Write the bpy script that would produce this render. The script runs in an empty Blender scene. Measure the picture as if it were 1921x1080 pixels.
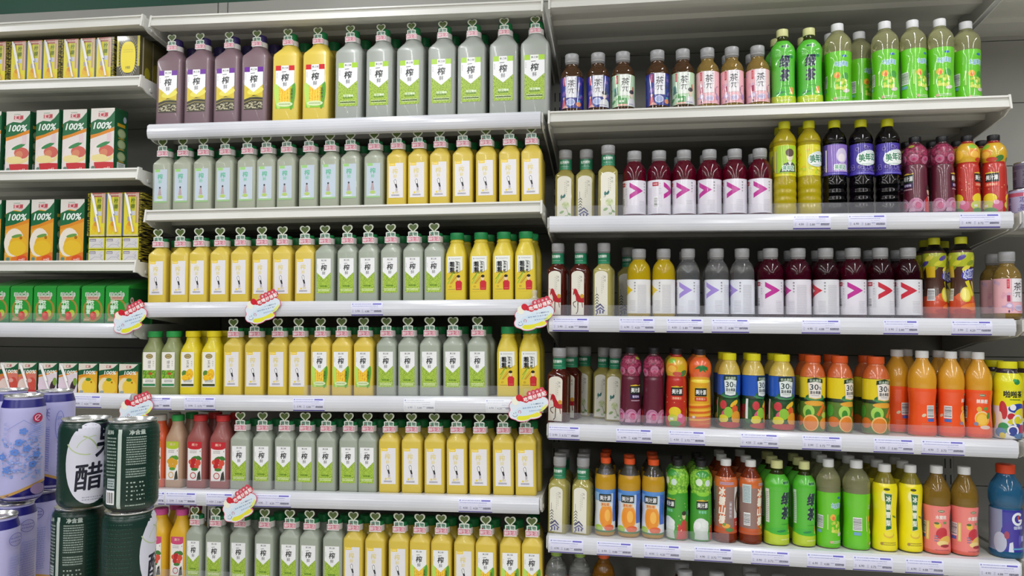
import bpy, bmesh, math, random
from mathutils import Vector, Matrix
from mathutils.geometry import tessellate_polygon
random.seed(7)
SC = bpy.context.scene
COL = SC.collection
PI = math.pi
# World: X along the shelving, Y into the shelves (shelf fronts at Y=0), Z up, floor at 0.
EYE = 1.5                      # camera height
# ------------------------------------------------------------------ camera
cam_d = bpy.data.cameras.new('camera'); cam = bpy.data.objects.new('camera', cam_d); COL.objects.link(cam)
cam_d.sensor_width = 36.0; cam_d.lens = 1450.0 / 1921.0 * 36.0; cam_d.clip_start = 0.05; cam_d.clip_end = 60
_r = Vector((0.99108331, 0.13313477, 0.00538636)); _d = Vector((-0.000496, 0.04411089, -0.99902652)); _f = Vector((-0.13324277, 0.99011583, 0.0437836))
cam.matrix_world = Matrix(((_r.x, -_d.x, -_f.x, 0), (_r.y, -_d.y, -_f.y, -2.15), (_r.z, -_d.z, -_f.z, EYE), (0, 0, 0, 1)))
SC.camera = cam
# ------------------------------------------------------------------ view, world, lamps
SC.view_settings.view_transform = 'Standard'
try: SC.view_settings.look = 'None'
except Exception: pass
SC.view_settings.gamma = 1.0; SC.view_settings.use_curve_mapping = False
SC.view_settings.exposure = 0.0
SC.cycles.max_bounces = 9; SC.cycles.transmission_bounces = 8; SC.cycles.diffuse_bounces = 3; SC.cycles.glossy_bounces = 4
SC.cycles.caustics_reflective = False; SC.cycles.caustics_refractive = False; SC.cycles.sample_clamp_indirect = 4.0
W = bpy.data.worlds.new('store_air'); SC.world = W; W.use_nodes = True
W.node_tree.nodes['Background'].inputs[0].default_value = (0.80, 0.88, 1.0, 1); W.node_tree.nodes['Background'].inputs[1].default_value = 0.05
LAMP_Z = 3.05
LAMPS = [(x, y) for x in (-2.7, -0.95, 0.85, 2.6) for y in (-0.95, -2.65, -4.35, -6.05, -7.75)]
LAMP_W = 16.8
for (x, y) in LAMPS:
    l = bpy.data.lights.new('tube_light', 'AREA'); l.shape = 'RECTANGLE'; l.size = 0.07; l.size_y = 1.5; l.energy = LAMP_W; l.color = (0.97, 0.98, 1.0)
    o = bpy.data.objects.new('tube_light', l); COL.objects.link(o); o.location = (x, y, LAMP_Z)
# ------------------------------------------------------------------ materials
def lin(h):
    h = h.lstrip('#'); c = [int(h[i:i+2], 16) / 255 for i in (0, 2, 4)]
    return tuple((x / 12.92 if x <= 0.04045 else ((x + 0.055) / 1.055) ** 2.4) for x in c) + (1.0,)
MATS = {}
def M(col, rough=0.42, **kw):
    key = (col, rough, tuple(sorted(kw.items())))
    if key in MATS: return MATS[key]
    m = bpy.data.materials.new('paint_' + col.lstrip('#')); m.use_nodes = True
    b = m.node_tree.nodes['Principled BSDF']; b.inputs['Base Color'].default_value = lin(col); b.inputs['Roughness'].default_value = rough
    for k, v in kw.items(): b.inputs[k.replace('_', ' ')].default_value = v
    m.diffuse_color = lin(col); MATS[key] = m; return m
def LIQ(col, trans=1.0, rough=0.04, ior=1.36):
    "a clear bottle filled with a tinted drink"
    return M(col, rough, Transmission_Weight=trans, IOR=1.5)
def noise_mat(name, c0, c1, scale, rough=0.5, kind='noise', lo=0.4, hi=0.6, metal=0.0):
    if name in MATS: return MATS[name]
    m = bpy.data.materials.new(name); m.use_nodes = True; nt = m.node_tree; b = nt.nodes['Principled BSDF']
    tc = nt.nodes.new('ShaderNodeTexCoord'); mp = nt.nodes.new('ShaderNodeMapping'); nt.links.new(tc.outputs['Object'], mp.inputs['Vector'])
    mp.inputs['Scale'].default_value = scale if isinstance(scale, tuple) else (scale,) * 3
    if kind == 'noise': t = nt.nodes.new('ShaderNodeTexNoise'); t.inputs['Scale'].default_value = 1.0; t.inputs['Detail'].default_value = 3; out = t.outputs['Fac']
    else: t = nt.nodes.new('ShaderNodeTexVoronoi'); t.inputs['Scale'].default_value = 1.0; out = t.outputs['Distance']
    nt.links.new(mp.outputs['Vector'], t.inputs['Vector'])
    r = nt.nodes.new('ShaderNodeValToRGB'); r.color_ramp.elements[0].position = lo; r.color_ramp.elements[1].position = hi
    r.color_ramp.elements[0].color = lin(c0); r.color_ramp.elements[1].color = lin(c1)
    nt.links.new(out, r.inputs['Fac']); nt.links.new(r.outputs['Color'], b.inputs['Base Color'])
    b.inputs['Roughness'].default_value = rough; b.inputs['Metallic'].default_value = metal; m.diffuse_color = lin(c0); MATS[name] = m; return m
def film_mat(name, col, alpha, rough=0.08):
    "thin clear plastic: mostly see-through, with its own gloss and a faint body colour"
    if name in MATS: return MATS[name]
    m = bpy.data.materials.new(name); m.use_nodes = True; b = m.node_tree.nodes['Principled BSDF']
    b.inputs['Base Color'].default_value = lin(col); b.inputs['Alpha'].default_value = alpha; b.inputs['Roughness'].default_value = rough
    MATS[name] = m; return m
PAINT = noise_mat('shelf_paint', '#cecdc7', '#d6d5cf', 3.0, 0.38)
DECK = noise_mat('shelf_underside_paint', '#c6c5bd', '#cfcec6', 2.0, 0.5)
PANEL = noise_mat('back_panel_paint', '#a6a59f', '#afaea8', 2.5, 0.55)
HOLDER = noise_mat('price_rail_plastic', '#cdcfd6', '#d5d6dc', 4.0, 0.16)
BEANS = noise_mat('printed_beans', '#bcd850', '#74962a', 420.0, 0.4, 'voronoi', 0.25, 0.8)
LEAFY = noise_mat('printed_leaves', '#2f7a2c', '#9cc23c', 260.0, 0.4, 'voronoi', 0.2, 0.8)
KERNELS = noise_mat('printed_kernels', '#f6cf2c', '#e0951a', 330.0, 0.4, 'voronoi', 0.3, 0.9)
BERRIES = noise_mat('printed_berries', '#b04064', '#5a1830', 170.0, 0.3, 'voronoi', 0.15, 0.85)
GRAPES = noise_mat('printed_grapes', '#a9dc52', '#4e9a22', 150.0, 0.3, 'voronoi', 0.15, 0.85)
FLORAL = noise_mat('printed_floral', '#5d86dc', '#cfd0f2', 300.0, 0.3, 'voronoi', 0.15, 0.5)
ALU = M('#c9cacb', 0.25, Metallic=0.9)
RICE = noise_mat('printed_rice', '#2a2616', '#c4bd9c', (170.0, 60.0, 300.0), 0.4, 'noise', 0.46, 0.6)
PRINT = {'rice': RICE, 'beans': BEANS, 'leafy': LEAFY, 'kernels': KERNELS, 'berries': BERRIES, 'grapes': GRAPES, 'floral': FLORAL}
GLOSS = 0.22
def mat_of(c):
    if not isinstance(c, str): return c
    return PRINT[c] if c in PRINT else (M(c, 0.3) if GLOSS > 0.2 else M(c, 0.34, Coat_Weight=0.7, Coat_IOR=1.6, Coat_Roughness=0.05))
# ------------------------------------------------------------------ mesh helpers (all shape tables in millimetres)
MM = 0.001
def mesh_from(name, verts, faces, mats, idx=None, smooth=True):
    me = bpy.data.meshes.new(name); me.from_pydata(verts, [], faces)
    for m in mats: me.materials.append(m)
    if idx is not None: me.polygons.foreach_set('material_index', idx)
    me.polygons.foreach_set('use_smooth', [smooth] * len(me.polygons)); me.update(); return me
def ring(hw, rc, k=6):
    out = []; rc = min(rc, hw)
    for q in range(4):
        cx = (hw - rc) * (1 if q in (0, 3) else -1); cy = (hw - rc) * (1 if q in (0, 1) else -1)
        for i in range(k):
            a = q * PI / 2 + (i + 0.5) / k * PI / 2; out.append((cx + rc * math.cos(a), cy + rc * math.sin(a)))
    return out
def smooth_rows(rows, sub):
    if sub <= 1: return list(rows)
    out = []; n = len(rows)
    for i in range(n - 1):
        p0, p1, p2, p3 = rows[max(i-1, 0)], rows[i], rows[i+1], rows[min(i+2, n-1)]
        for s in range(sub):
            t = s / sub; q = []
            for a, b, c, d in zip(p0[:3], p1[:3], p2[:3], p3[:3]):
                v = 0.5 * (2*b + (c-a)*t + (2*a-5*b+4*c-d)*t*t + (3*b-3*c+d-a)*t**3)
                q.append(min(max(v, min(b, c)), max(b, c)))
            out.append(tuple(q))
    out.append(tuple(rows[-1][:3])); return out
def R3(rows): return [(z, r, r) for z, r in rows]
def loft(name, rows, mats, k=6, sub=1, pick=None, bottom=True, top=True, off=(0, 0), flat=False):
    rows = smooth_rows(rows, sub); V = []; F = []; idx = []; n = 4 * k
    for (z, hw, rc) in rows:
        V += [((x + off[0]) * MM, (y + off[1]) * MM, z * MM) for x, y in ring(hw, rc, k)]
    for i in range(len(rows) - 1):
        for j in range(n):
            a = i*n + j; b = i*n + (j+1) % n; F.append((a, b, b+n, a+n)); idx.append(pick((rows[i][0] + rows[i+1][0]) / 2) if pick else 0)
    if bottom: F.append(tuple(reversed(range(n)))); idx.append(pick(rows[0][0]) if pick else 0)
    if top: F.append(tuple((len(rows)-1)*n + j for j in range(n))); idx.append(pick(rows[-1][0]) if pick else 0)
    me = mesh_from(name, V, F, mats, idx, not flat)
    if bottom and not flat: me.polygons[len(F) - (2 if top else 1)].use_smooth = False
    return me
def prof_fn(rows, sub=6):
    rs = smooth_rows(rows, sub)
    def f(z):
        if z <= rs[0][0]: return rs[0][1]
        for a, b in zip(rs, rs[1:]):
            if z <= b[0]:
                t = (z - a[0]) / max(b[0] - a[0], 1e-6); return a[1] + (b[1] - a[1]) * t
        return rs[-1][1]
    return f
class MB:
    "collects boxes, prisms and tubes into one mesh (metres)"
    def __init__(s): s.v = []; s.f = []; s.i = []; s.mats = []
    def mi(s, m):
        if m not in s.mats: s.mats.append(m)
        return s.mats.index(m)
    def add(s, V, F, m):
        b = len(s.v); s.v += V; s.f += [tuple(b + j for j in f) for f in F]; s.i += [s.mi(m)] * len(F)
    def box(s, x0, x1, y0, y1, z0, z1, m):
        V = [(x, y, z) for z in (z0, z1) for y in (y0, y1) for x in (x0, x1)]
        s.add(V, [(0,2,3,1), (4,5,7,6), (0,1,5,4), (2,6,7,3), (0,4,6,2), (1,3,7,5)], m)
    def prism(s, yz, x0, x1, m):
        "closed (y,z) outline run along X"
        n = len(yz); ar = sum(yz[i][0]*yz[(i+1)%n][1] - yz[(i+1)%n][0]*yz[i][1] for i in range(n))
        if ar < 0: yz = yz[::-1]
        V = [(x0, y, z) for y, z in yz] + [(x1, y, z) for y, z in yz]
        F = [(i, i+n, (i+1)%n+n, (i+1)%n)[::-1] for i in range(n)]
        for t in tessellate_polygon([[Vector((0, y, z)) for y, z in yz]]):
            a, b, c = [yz[q] for q in t]
            if (b[0]-a[0])*(c[1]-a[1]) - (b[1]-a[1])*(c[0]-a[0]) < 0: t = t[::-1]
            F.append(tuple(q + n for q in t)); F.append(tuple(t[::-1]))
        s.add(V, F, m)
    def tube(s, p, q, r, m, n=8):
        p, q = Vector(p), Vector(q); d = (q - p).normalized(); u = d.orthogonal().normalized(); w = d.cross(u)
        V = [tuple(c + (u*math.cos(2*PI*i/n) + w*math.sin(2*PI*i/n)) * r) for c in (p, q) for i in range(n)]
        F = [(i, (i+1)%n, (i+1)%n+n, i+n) for i in range(n)] + [tuple(range(n))[::-1], tuple(range(n, 2*n))]
        s.add(V, F, m)
    def mesh(s, name, smooth=False): return mesh_from(name, s.v, s.f, s.mats, s.i, smooth)
# ------------------------------------------------------------------ printed artwork: flat shapes laid on a surface, layer over layer
_GL = {}
def glyphs(txt):
    key = txt
    if key not in _GL:
        c = bpy.data.curves.new('lettering', 'FONT'); c.body = txt; c.resolution_u = 2
        o = bpy.data.objects.new('lettering', c); COL.objects.link(o); dg = bpy.context.evaluated_depsgraph_get(); dg.update()
        me = bpy.data.meshes.new_from_object(o.evaluated_get(dg), depsgraph=dg)
        V = [(v.co.x, v.co.y) for v in me.vertices]; F = [tuple(p.vertices) for p in me.polygons]
        bpy.data.objects.remove(o); bpy.data.curves.remove(c); bpy.data.meshes.remove(me)
        xs = [p[0] for p in V]; ys = [p[1] for p in V]; _GL[key] = (V, F, min(xs), max(xs), min(ys), max(ys))
    return _GL[key]
def split_poly(p, ax, c):
    lo, hi = [], []
    for i in range(len(p)):
        a, b = p[i], p[(i+1) % len(p)]
        if a[ax] <= c: lo.append(a)
        if a[ax] >= c: hi.append(a)
        if (a[ax] < c < b[ax]) or (b[ax] < c < a[ax]):
            t = (c - a[ax]) / (b[ax] - a[ax]); q = (a[0] + (b[0]-a[0])*t, a[1] + (b[1]-a[1])*t); lo.append(q); hi.append(q)
    return [x for x in (lo, hi) if len(x) > 2]
class Art:
    def __init__(s): s.L = []; s.d = 0.0
    def put(s, polys, c, step=0.6): s.L.append((polys, c, s.d)); s.d += step; return s
    def rect(s, u0, v0, u1, v1, c): return s.put([[(u0, v0), (u1, v0), (u1, v1), (u0, v1)]], c)
    def poly(s, P, c):
        out = []
        for t in tessellate_polygon([[Vector((x, y, 0)) for x, y in P]]):
            q = [P[i] for i in t]
            if (q[1][0]-q[0][0])*(q[2][1]-q[0][1]) - (q[1][1]-q[0][1])*(q[2][0]-q[0][0]) < 0: q = q[::-1]
            out.append(q)
        return s.put(out, c)
    def ell(s, cx, cy, rx, ry, c, n=20, rot=0.0):
        ca, sa = math.cos(rot), math.sin(rot)
        return s.put([[(cx + rx*math.cos(2*PI*i/n)*ca - ry*math.sin(2*PI*i/n)*sa, cy + rx*math.cos(2*PI*i/n)*sa + ry*math.sin(2*PI*i/n)*ca) for i in range(n)]], c)
    def arc(s, cx, cy, rx, ry, w, a0, a1, c, n=20):
        P = []
        for i in range(n):
            t0 = math.radians(a0 + (a1-a0)*i/n); t1 = math.radians(a0 + (a1-a0)*(i+1)/n)
            P.append([(cx+(rx-w)*math.cos(t0), cy+(ry-w)*math.sin(t0)), (cx+rx*math.cos(t0), cy+ry*math.sin(t0)), (cx+rx*math.cos(t1), cy+ry*math.sin(t1)), (cx+(rx-w)*math.cos(t1), cy+(ry-w)*math.sin(t1))])
        return s.put(P, c)
    def line(s, P, w, c):
        out = []
        for (x0, y0), (x1, y1) in zip(P, P[1:]):
            d = math.hypot(x1-x0, y1-y0) or 1; nx, ny = -(y1-y0)/d*w/2, (x1-x0)/d*w/2
            out.append([(x0-nx, y0-ny), (x1-nx, y1-ny), (x1+nx, y1+ny), (x0+nx, y0+ny)])
        return s.put(out, c)
    def text(s, txt, cx, cy, c, h=None, w=None, bold=0.02, shear=0.0, rot=0.0):
        V, F, x0, x1, y0, y1 = glyphs(txt)
        sy = h / (y1-y0) if h else None; sx = w / (x1-x0) if w else None
        sx = sx or sy; sy = sy or sx; ca, sa = math.cos(rot), math.sin(rot); P = []
        for (x, y) in V:
            x, y = (x - (x0+x1)/2)*sx, (y - (y0+y1)/2)*sy; x += shear*y; P.append((cx + x*ca - y*sa, cy + x*sa + y*ca))
        b = bold * (h or (y1-y0)*sy) * 0.8; sh = [(0, 0)] if bold <= 0 else [(b, 0), (-b, 0), (0, b), (0, -b)] if bold < 0.045 else [(b, 0), (-b, 0), (0, b), (0, -b), (b*0.7, b*0.7), (-b*0.7, b*0.7), (b*0.7, -b*0.7), (-b*0.7, -b*0.7)]
        for dx, dy in sh: s.put([[(P[i][0] + dx, P[i][1] + dy) for i in f] for f in F], c, 0.2)
        return s
    def column(s, txt, cx, top, step, c, h, bold=0.03, shear=0.0):
        for i, ch in enumerate(txt): s.text(ch, cx, top - step*(i+0.5), c, h=h, bold=bold, shear=shear)
        return s
    def lines(s, u0, u1, vs, c, w=0.5, gap=1.6, seed=1):
        "rows of tiny unreadable print"
        rnd = random.Random(seed); P = []
        for v in vs:
            u = u0
            while u < u1 - 0.4:
                e = min(u + rnd.uniform(0.8, 2.6), u1); P.append([(u, v-w/2), (e, v-w/2), (e, v+w/2), (u, v+w/2)]); u = e + rnd.uniform(0.3, gap)
        return s.put(P, c)
    def bars(s, u0, v0, u1, v1, seed=3, c='#22242a', horiz=False):
        "a printed bar code"
        s.rect(u0, v0, u1, v1, '#f2f2f2'); rnd = random.Random(seed); P = []; lo, hi = (v0, v1) if horiz else (u0, u1); m = (hi-lo)*0.08; t = lo + m
        while t < hi - m:
            e = min(t + rnd.uniform(0.4, 1.4), hi - m)
            P.append([(u0+1, t), (u1-1, t), (u1-1, e), (u0+1, e)] if horiz else [(t, v0+1.5), (e, v0+1.5), (e, v1-1.5), (t, v1-1.5)]); t = e + rnd.uniform(0.5, 1.3)
        return s.put(P, c)
    def build(s, name, fn, ucuts=(), vcuts=(), eps=0.03, smooth=True):
        V = []; F = []; idx = []; mats = []
        for (polys, c, li) in s.L:
            m = mat_of(c)
            if m not in mats: mats.append(m)
            mi = mats.index(m); key = {}
            for ax, cuts in ((0, ucuts), (1, vcuts)):
                for cut in cuts:
                    out = []
                    for p in polys:
                        lo = min(q[ax] for q in p); hi = max(q[ax] for q in p)
                        out += split_poly(p, ax, cut) if lo + 0.05 < cut < hi - 0.05 else [p]
                    polys = out
            for p in polys:
                f = []
                for (u, v) in p:
                    kk = (round(u, 3), round(v, 3))
                    if kk not in key: key[kk] = len(V); x, y, z = fn(u, v, li * eps); V.append((x*MM, y*MM, z*MM))
                    if not f or f[-1] != key[kk]: f.append(key[kk])
                if len(f) > 2 and f[0] == f[-1]: f.pop()
                if len(set(f)) == len(f) and len(f) > 2: F.append(tuple(f)); idx.append(mi)
        return mesh_from(name, V, F, mats, idx, smooth)
def on_flat(d, off=0.3): return lambda u, v, e: (u, -(d + off + e), v)
def on_round(rf, Rr, off=0.3):
    def f(u, v, e):
        a = u / Rr; r = rf(v) + off + e; return (r*math.sin(a), -r*math.cos(a), v)
    return f
def wrap(art, name, rf, Rr, v0, v1, vstep=3, ustep=None, off=0.3):
    us = ustep or Rr*2*PI/96; n = int(PI*Rr/us); nv = int((v1-v0)/vstep)
    return art.build(name, on_round(rf, Rr, off), [i*us + 0.01 for i in range(-n, n+1)], [v0 + (v1-v0)*i/nv for i in range(1, nv)] if nv > 1 else [])
# ------------------------------------------------------------------ things
def obj(name, data, parent=None, loc=(0, 0, 0)):
    o = bpy.data.objects.new(name, data); COL.objects.link(o); o.location = loc
    if parent is not None: o.parent = parent
    return o
def tag(o, label, cat, group=None, kind=None):
    o['label'] = label; o['category'] = cat
    if group: o['group'] = group
    if kind: o['kind'] = kind
    return o
def struct(name, me, loc=(0, 0, 0)):
    o = obj(name, me, None, loc); o['kind'] = 'structure'; return o
def copy_tree(o, parent=None):
    c = o.copy(); COL.objects.link(c)
    if parent is not None: c.parent = parent
    for ch in list(o.children): copy_tree(ch, c)
    return c
ORD = ['', 'first', 'second', 'third', 'fourth', 'fifth', 'sixth', 'seventh', 'eighth', 'ninth', 'tenth', 'eleventh', 'twelfth', 'thirteenth']
# ================================================================== the setting
mb = MB(); mb.box(-7, 7, -10, 0.6, -0.02, 0, noise_mat('floor_tiles', '#d6d1c6', '#deDAd0', 1.2, 0.25)); struct('floor', mb.mesh('floor'))
mb = MB(); mb.box(-7, 7, -10, 0.6, 3.2, 3.24, noise_mat('ceiling_paint', '#d0d0cc', '#dadad6', 1.5, 0.7)); struct('ceiling', mb.mesh('ceiling'))
mb = MB(); mb.box(-7, 7, 0.52, 0.6, 0, 3.2, noise_mat('wall_green_paint', '#2c5a49', '#31624f', 1.5, 0.6)); struct('wall_back', mb.mesh('wall_back'))
lamp0 = None
for i, (x, y) in enumerate(LAMPS):
    if lamp0 is None:
        lamp0 = obj('ceiling_light', None); mb = MB(); mb.box(-0.11, 0.11, -0.8, 0.8, 0.02, 0.15, PAINT); obj('housing', mb.mesh('lamp_housing'), lamp0)
        mb = MB(); mb.tube((-0.08, -0.74, 0.035), (-0.08, 0.74, 0.035), 0.013, M('#f4f4f0')); obj('tube', mb.mesh('lamp_tube'), lamp0); o = lamp0
    else: o = copy_tree(lamp0)
    o.location = (x, y, LAMP_Z)
    tag(o, 'white fluorescent ceiling light, %s in the %s row running away from the shelves' % (ORD[i % 5 + 1], ORD[i // 5 + 1]), 'ceiling light', 'ceiling lights')
BAYS = {'L': (-2.63, -1.428, 'left'), 'M': (-1.406, -0.204, 'middle'), 'R': (-0.190, 1.022, 'right'), 'N': (1.036, 2.24, 'far right')}
for b, (x0, x1, nm) in BAYS.items():
    mb = MB(); z = 0.2; top = EYE + 1.157
    while z < top - 0.01:
        mb.box(x0 + 0.01, x1 - 0.01, 0.45, 0.465, z, min(z + 0.2, top) - 0.0025, PANEL); z += 0.2
    tag(obj('back_panel', mb.mesh('back_panel')), 'grey metal back panel of the %s shelving unit' % nm, 'back panel')
for i, x in enumerate((-1.417, -0.197, 1.029)):
    mb = MB(); mb.box(x - 0.0165, x + 0.0165, 0.4505, 0.468, 0.0, EYE + 1.155, PANEL)
    for k in range(40):
        for s in (-0.008, 0.008): mb.box(x + s - 0.002, x + s + 0.002, 0.4499, 0.451, 0.3 + k*0.05, 0.33 + k*0.05, M('#26262a'))
    tag(obj('slotted_upright', mb.mesh('slotted_upright')), 'white slotted upright between the %s shelving units' % ('left and middle', 'middle and right', 'right and far right')[i], 'shelf upright')
PLAIN = [(0.02, 0.003), (-0.002, 0.003), (-0.004, -0.002), (0.004, -0.005), (0.004, -0.009), (-0.003, -0.011), (-0.007, -0.0285), (0.02, -0.0285)]
CURVED = [(0.02, 0.003), (-0.001, 0.003), (-0.006, 0.0), (-0.0095, -0.006), (-0.012, -0.014), (-0.0128, -0.022), (-0.012, -0.030), (-0.0098, -0.036), (-0.0065, -0.041), (0.02, -0.041)]
UNDER = [(0.0, 0.0), (0.449, 0.0), (0.449, -0.012), (0.37, -0.012), (0.365, -0.026), (0.295, -0.026), (0.29, -0.012), (0.215, -0.012), (0.21, -0.026), (0.135, -0.026), (0.13, -0.012), (0.055, -0.012), (0.05, -0.026), (0.0, -0.026)]
BRK = [(-0.002, -0.0006), (0.449, -0.0006), (0.449, -0.105), (0.24, -0.066), (0.03, -0.044), (-0.002, -0.03)]
ACRYLIC = film_mat('clear_acrylic', '#c8c8d0', 0.09)
def shelf(bay, z0, z1, curved, label, guard=None):
    "guard: (x0, x1) of the clear strip standing on the front edge"
    x0, x1, _n = BAYS[bay]; root = obj('shelf', None, None, ((x0+x1)/2, 0, EYE + (z0+z1)/2)); root.rotation_euler = (0, -math.atan2(z1-z0, x1-x0), 0)
    h = (x1-x0)/2; mb = MB(); mb.prism(UNDER, -h+0.004, h-0.004, DECK); obj('deck', mb.mesh('deck'), root)
    mb = MB(); mb.prism(CURVED if curved else PLAIN, -h+0.006, h-0.006, HOLDER if curved else PAINT)
    if curved: mb.prism([(-0.01062, -0.0085), (-0.0098, -0.0072), (-0.0098, -0.0095)], -h+0.006, h-0.006, HOLDER)
    obj('price_rail' if curved else 'front_lip', mb.mesh('front_rail'), root)
    for s in (-1, 1):
        mb = MB(); mb.prism([(y, z) for y, z in BRK], s*(h-0.004), s*h, PAINT); mb.tube((s*(h-0.002)-0.004, 0.045, -0.03), (s*(h-0.002)+0.004, 0.045, -0.03), 0.006, PAINT); obj('bracket', mb.mesh('bracket'), root)
        if not curved:
            mb = MB(); mb.prism([(-0.003, 0.005), (0.014, 0.005), (0.016, -0.034), (-0.011, -0.034)], s*(h-0.006), s*(h-0.0005), PAINT); obj('end_cap', mb.mesh('end_cap'), root)
    if guard:
        mb = MB(); c = (x0+x1)/2; mb.box(guard[0]-c, guard[1]-c, 0.006, 0.0072, 0.002, 0.050 if (bay == 'M' and z0 < -0.7) else 0.033, ACRYLIC); obj('shelf_guard', mb.mesh('shelf_guard'), root)
    return tag(root, label, 'shelf')
SH = {  # bay+row: (z at its left end, z at its right end, curved price rail, guard)
 'L0': (0.922, 0.927, 0, None), 'L1': (0.7455, 0.7395, 0, None), 'L2': (0.4592, 0.457, 0, None), 'L3': (0.178, 0.1762, 0, None), 'L4': (-0.0135, -0.0135, 1, (-2.6, -1.46)), 'L5': (-0.226, -0.224, 1, None),
 'M0': (0.921, 0.911, 0, None), 'M1': (0.588, 0.591, 1, None), 'M2': (0.327, 0.337, 0, None), 'M3': (0.049, 0.061, 1, None), 'M4': (-0.226, -0.211, 1, (-0.9, -0.23)), 'M5': (-0.503, -0.487, 1, (-1.39, -0.9)), 'M6': (-0.784, -0.774, 1, (-1.39, -1.105)),
 'R0': (0.916, 0.925, 0, None), 'R1': (0.590, 0.595, 0, None), 'R2': (0.293, 0.290, 1, (-0.17, 1.0)), 'R3': (0.015, 0.012, 1, (-0.17, 1.0)), 'R4': (-0.282, -0.300, 1, (-0.17, 1.0)), 'R5': (-0.589, -0.605, 1, (-0.17, 0.30)), 'R6': (-0.858, -0.868, 1, None),
 'N0': (0.925, 0.925, 0, None), 'N2': (0.291, 0.291, 1, None), 'N3': (0.0125, 0.0125, 1, None), 'N4': (-0.300, -0.300, 1, None), 'N5': (-0.605, -0.605, 1, None)}
def shelf_z(k, x):
    x0, x1, _n = BAYS[k[0]]; a, b = SH[k][:2]; return EYE + a + (b-a)*(x-x0)/(x1-x0)
ROWNAME = {}
for k, (a, b, c, g) in SH.items():
    bay = BAYS[k[0]][2]; n = int(k[1]); ROWNAME[k] = '%s unit %s shelf' % (bay, ORD[n] if n else 'top')
    shelf(k[0], a, b, c, ('empty white top shelf with thin metal lip, %s shelving unit' % bay) if n == 0 else 'white %s shelf, %s below the top one of the %s unit' % ('metal' if not c else 'curved-rail', ORD[n], bay), g)
# ================================================================== price tickets on the rails
def rail_fn(off):
    P = sorted([(z, y) for y, z in CURVED[1:9]])
    def f(u, v, e):
        z = v * MM; y = P[0][1]
        for (za, ya), (zb, yb) in zip(P, P[1:]):
            if za <= z <= zb: y = ya + (yb-ya)*(z-za)/max(zb-za, 1e-9)
        return (u, y/MM - off - e, v)
    return f
def ticket(w, seed, faint):
    a = Art(); h = w/2; rnd = random.Random(seed)
    a.rect(-h, -40, h, -3, '#d9d9ee' if not faint else '#e2e4ea')
    if not faint: a.rect(-h, -40, h, -36.8, '#443a9c'); a.rect(h*0.36, -9.2, h*0.9, -5.4, '#5a55b4')
    ink = '#8084b4' if not faint else '#b0b2c4'
    a.rect(-h*0.94, -9.0, -h*0.86, -5.6, '#7c82c0'); a.lines(-h*0.8, h*0.32, [-7.2], ink, 2.0, 1.4, seed); a.lines(-h*0.9, h*0.7, [-13.0], ink, 1.6, 1.4, seed+5); a.lines(h*0.2, h*0.7, [-18.5], '#a3a6c4', 1.2, 3.0, seed+9)
    dark = '#50506a' if not faint else '#84849a'
    a.lines(-h*0.92, -h*0.84, [-24, -27, -30], ink, 1.0, 1.0, seed); a.text(rnd.choice(['4.90', '3.90', '6.90', '4.50']), -h*0.58, -27, dark, h=5.4, w=13, bold=0.01)
    a.lines(-h*0.3, -h*0.22, [-24, -27, -30], ink, 1.0, 1.0, seed+1); a.text(rnd.choice(['4.88', '3.72', '5.80', '4.20']), h*0.02, -28, dark, h=5.4, w=13, bold=0.01)
    a.lines(h*0.22, h*0.42, [-25], ink, 1.6, 1.0, seed+2); a.lines(h*0.46, h*0.92, [-26.2, -29], dark, 2.2, 0.7, seed+3)
    return a.build('price_ticket', rail_fn(0.4), vcuts=[-41, -36, -30, -22, -14, -6], smooth=True)
TICKETS = {'M3': [(-0.707, .094)], 'M4': [(-1.347, .092), (-1.211, .096), (-0.877, .095), (-0.55, .091), (-0.322, .077)], 'M5': [(-1.326, .02), (-1.263, .096), (-1.143, .083), (-0.983, .114), (-0.388, .095)],
 'R2': [(0.518, .096), (0.658, .096), (0.936, .099)], 'R3': [(-0.124, .1), (0.057, .095), (0.185, .097), (0.305, .098), (0.538, .098), (0.738, .086), (0.911, .098)],
 'R4': [(-0.141, .086), (0.049, .096), (0.189, .096), (0.378, .098), (0.537, .099), (0.716, .099), (0.836, .105)],
 'R5': [(-0.134, .092), (-0.004, .095), (0.123, .096), (0.257, .099), (0.403, .098), (0.544, .096), (0.66, .098), (0.786, .093), (0.965, .096)], 'L5': [(-1.573, .094)]}
sd = 0
for k, v in TICKETS.items():
    for i, (x, w) in enumerate(v):
        sd += 1; o = obj('price_ticket', ticket(w*1000, sd, (k == 'M4' and i >= 3)), None, (x, 0, shelf_z(k, x)))
        a, b = SH[k][:2]; o.rotation_euler = (0, -math.atan2(b-a, 1.2), 0)
        tag(o, 'lilac and white price ticket, %s from the left along the %s rail' % (ORD[i+1], ROWNAME[k]) if len(v) > 1 else 'only lilac price ticket on the %s rail' % ROWNAME[k], 'price ticket', 'price tickets on the shelf rails')
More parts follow.
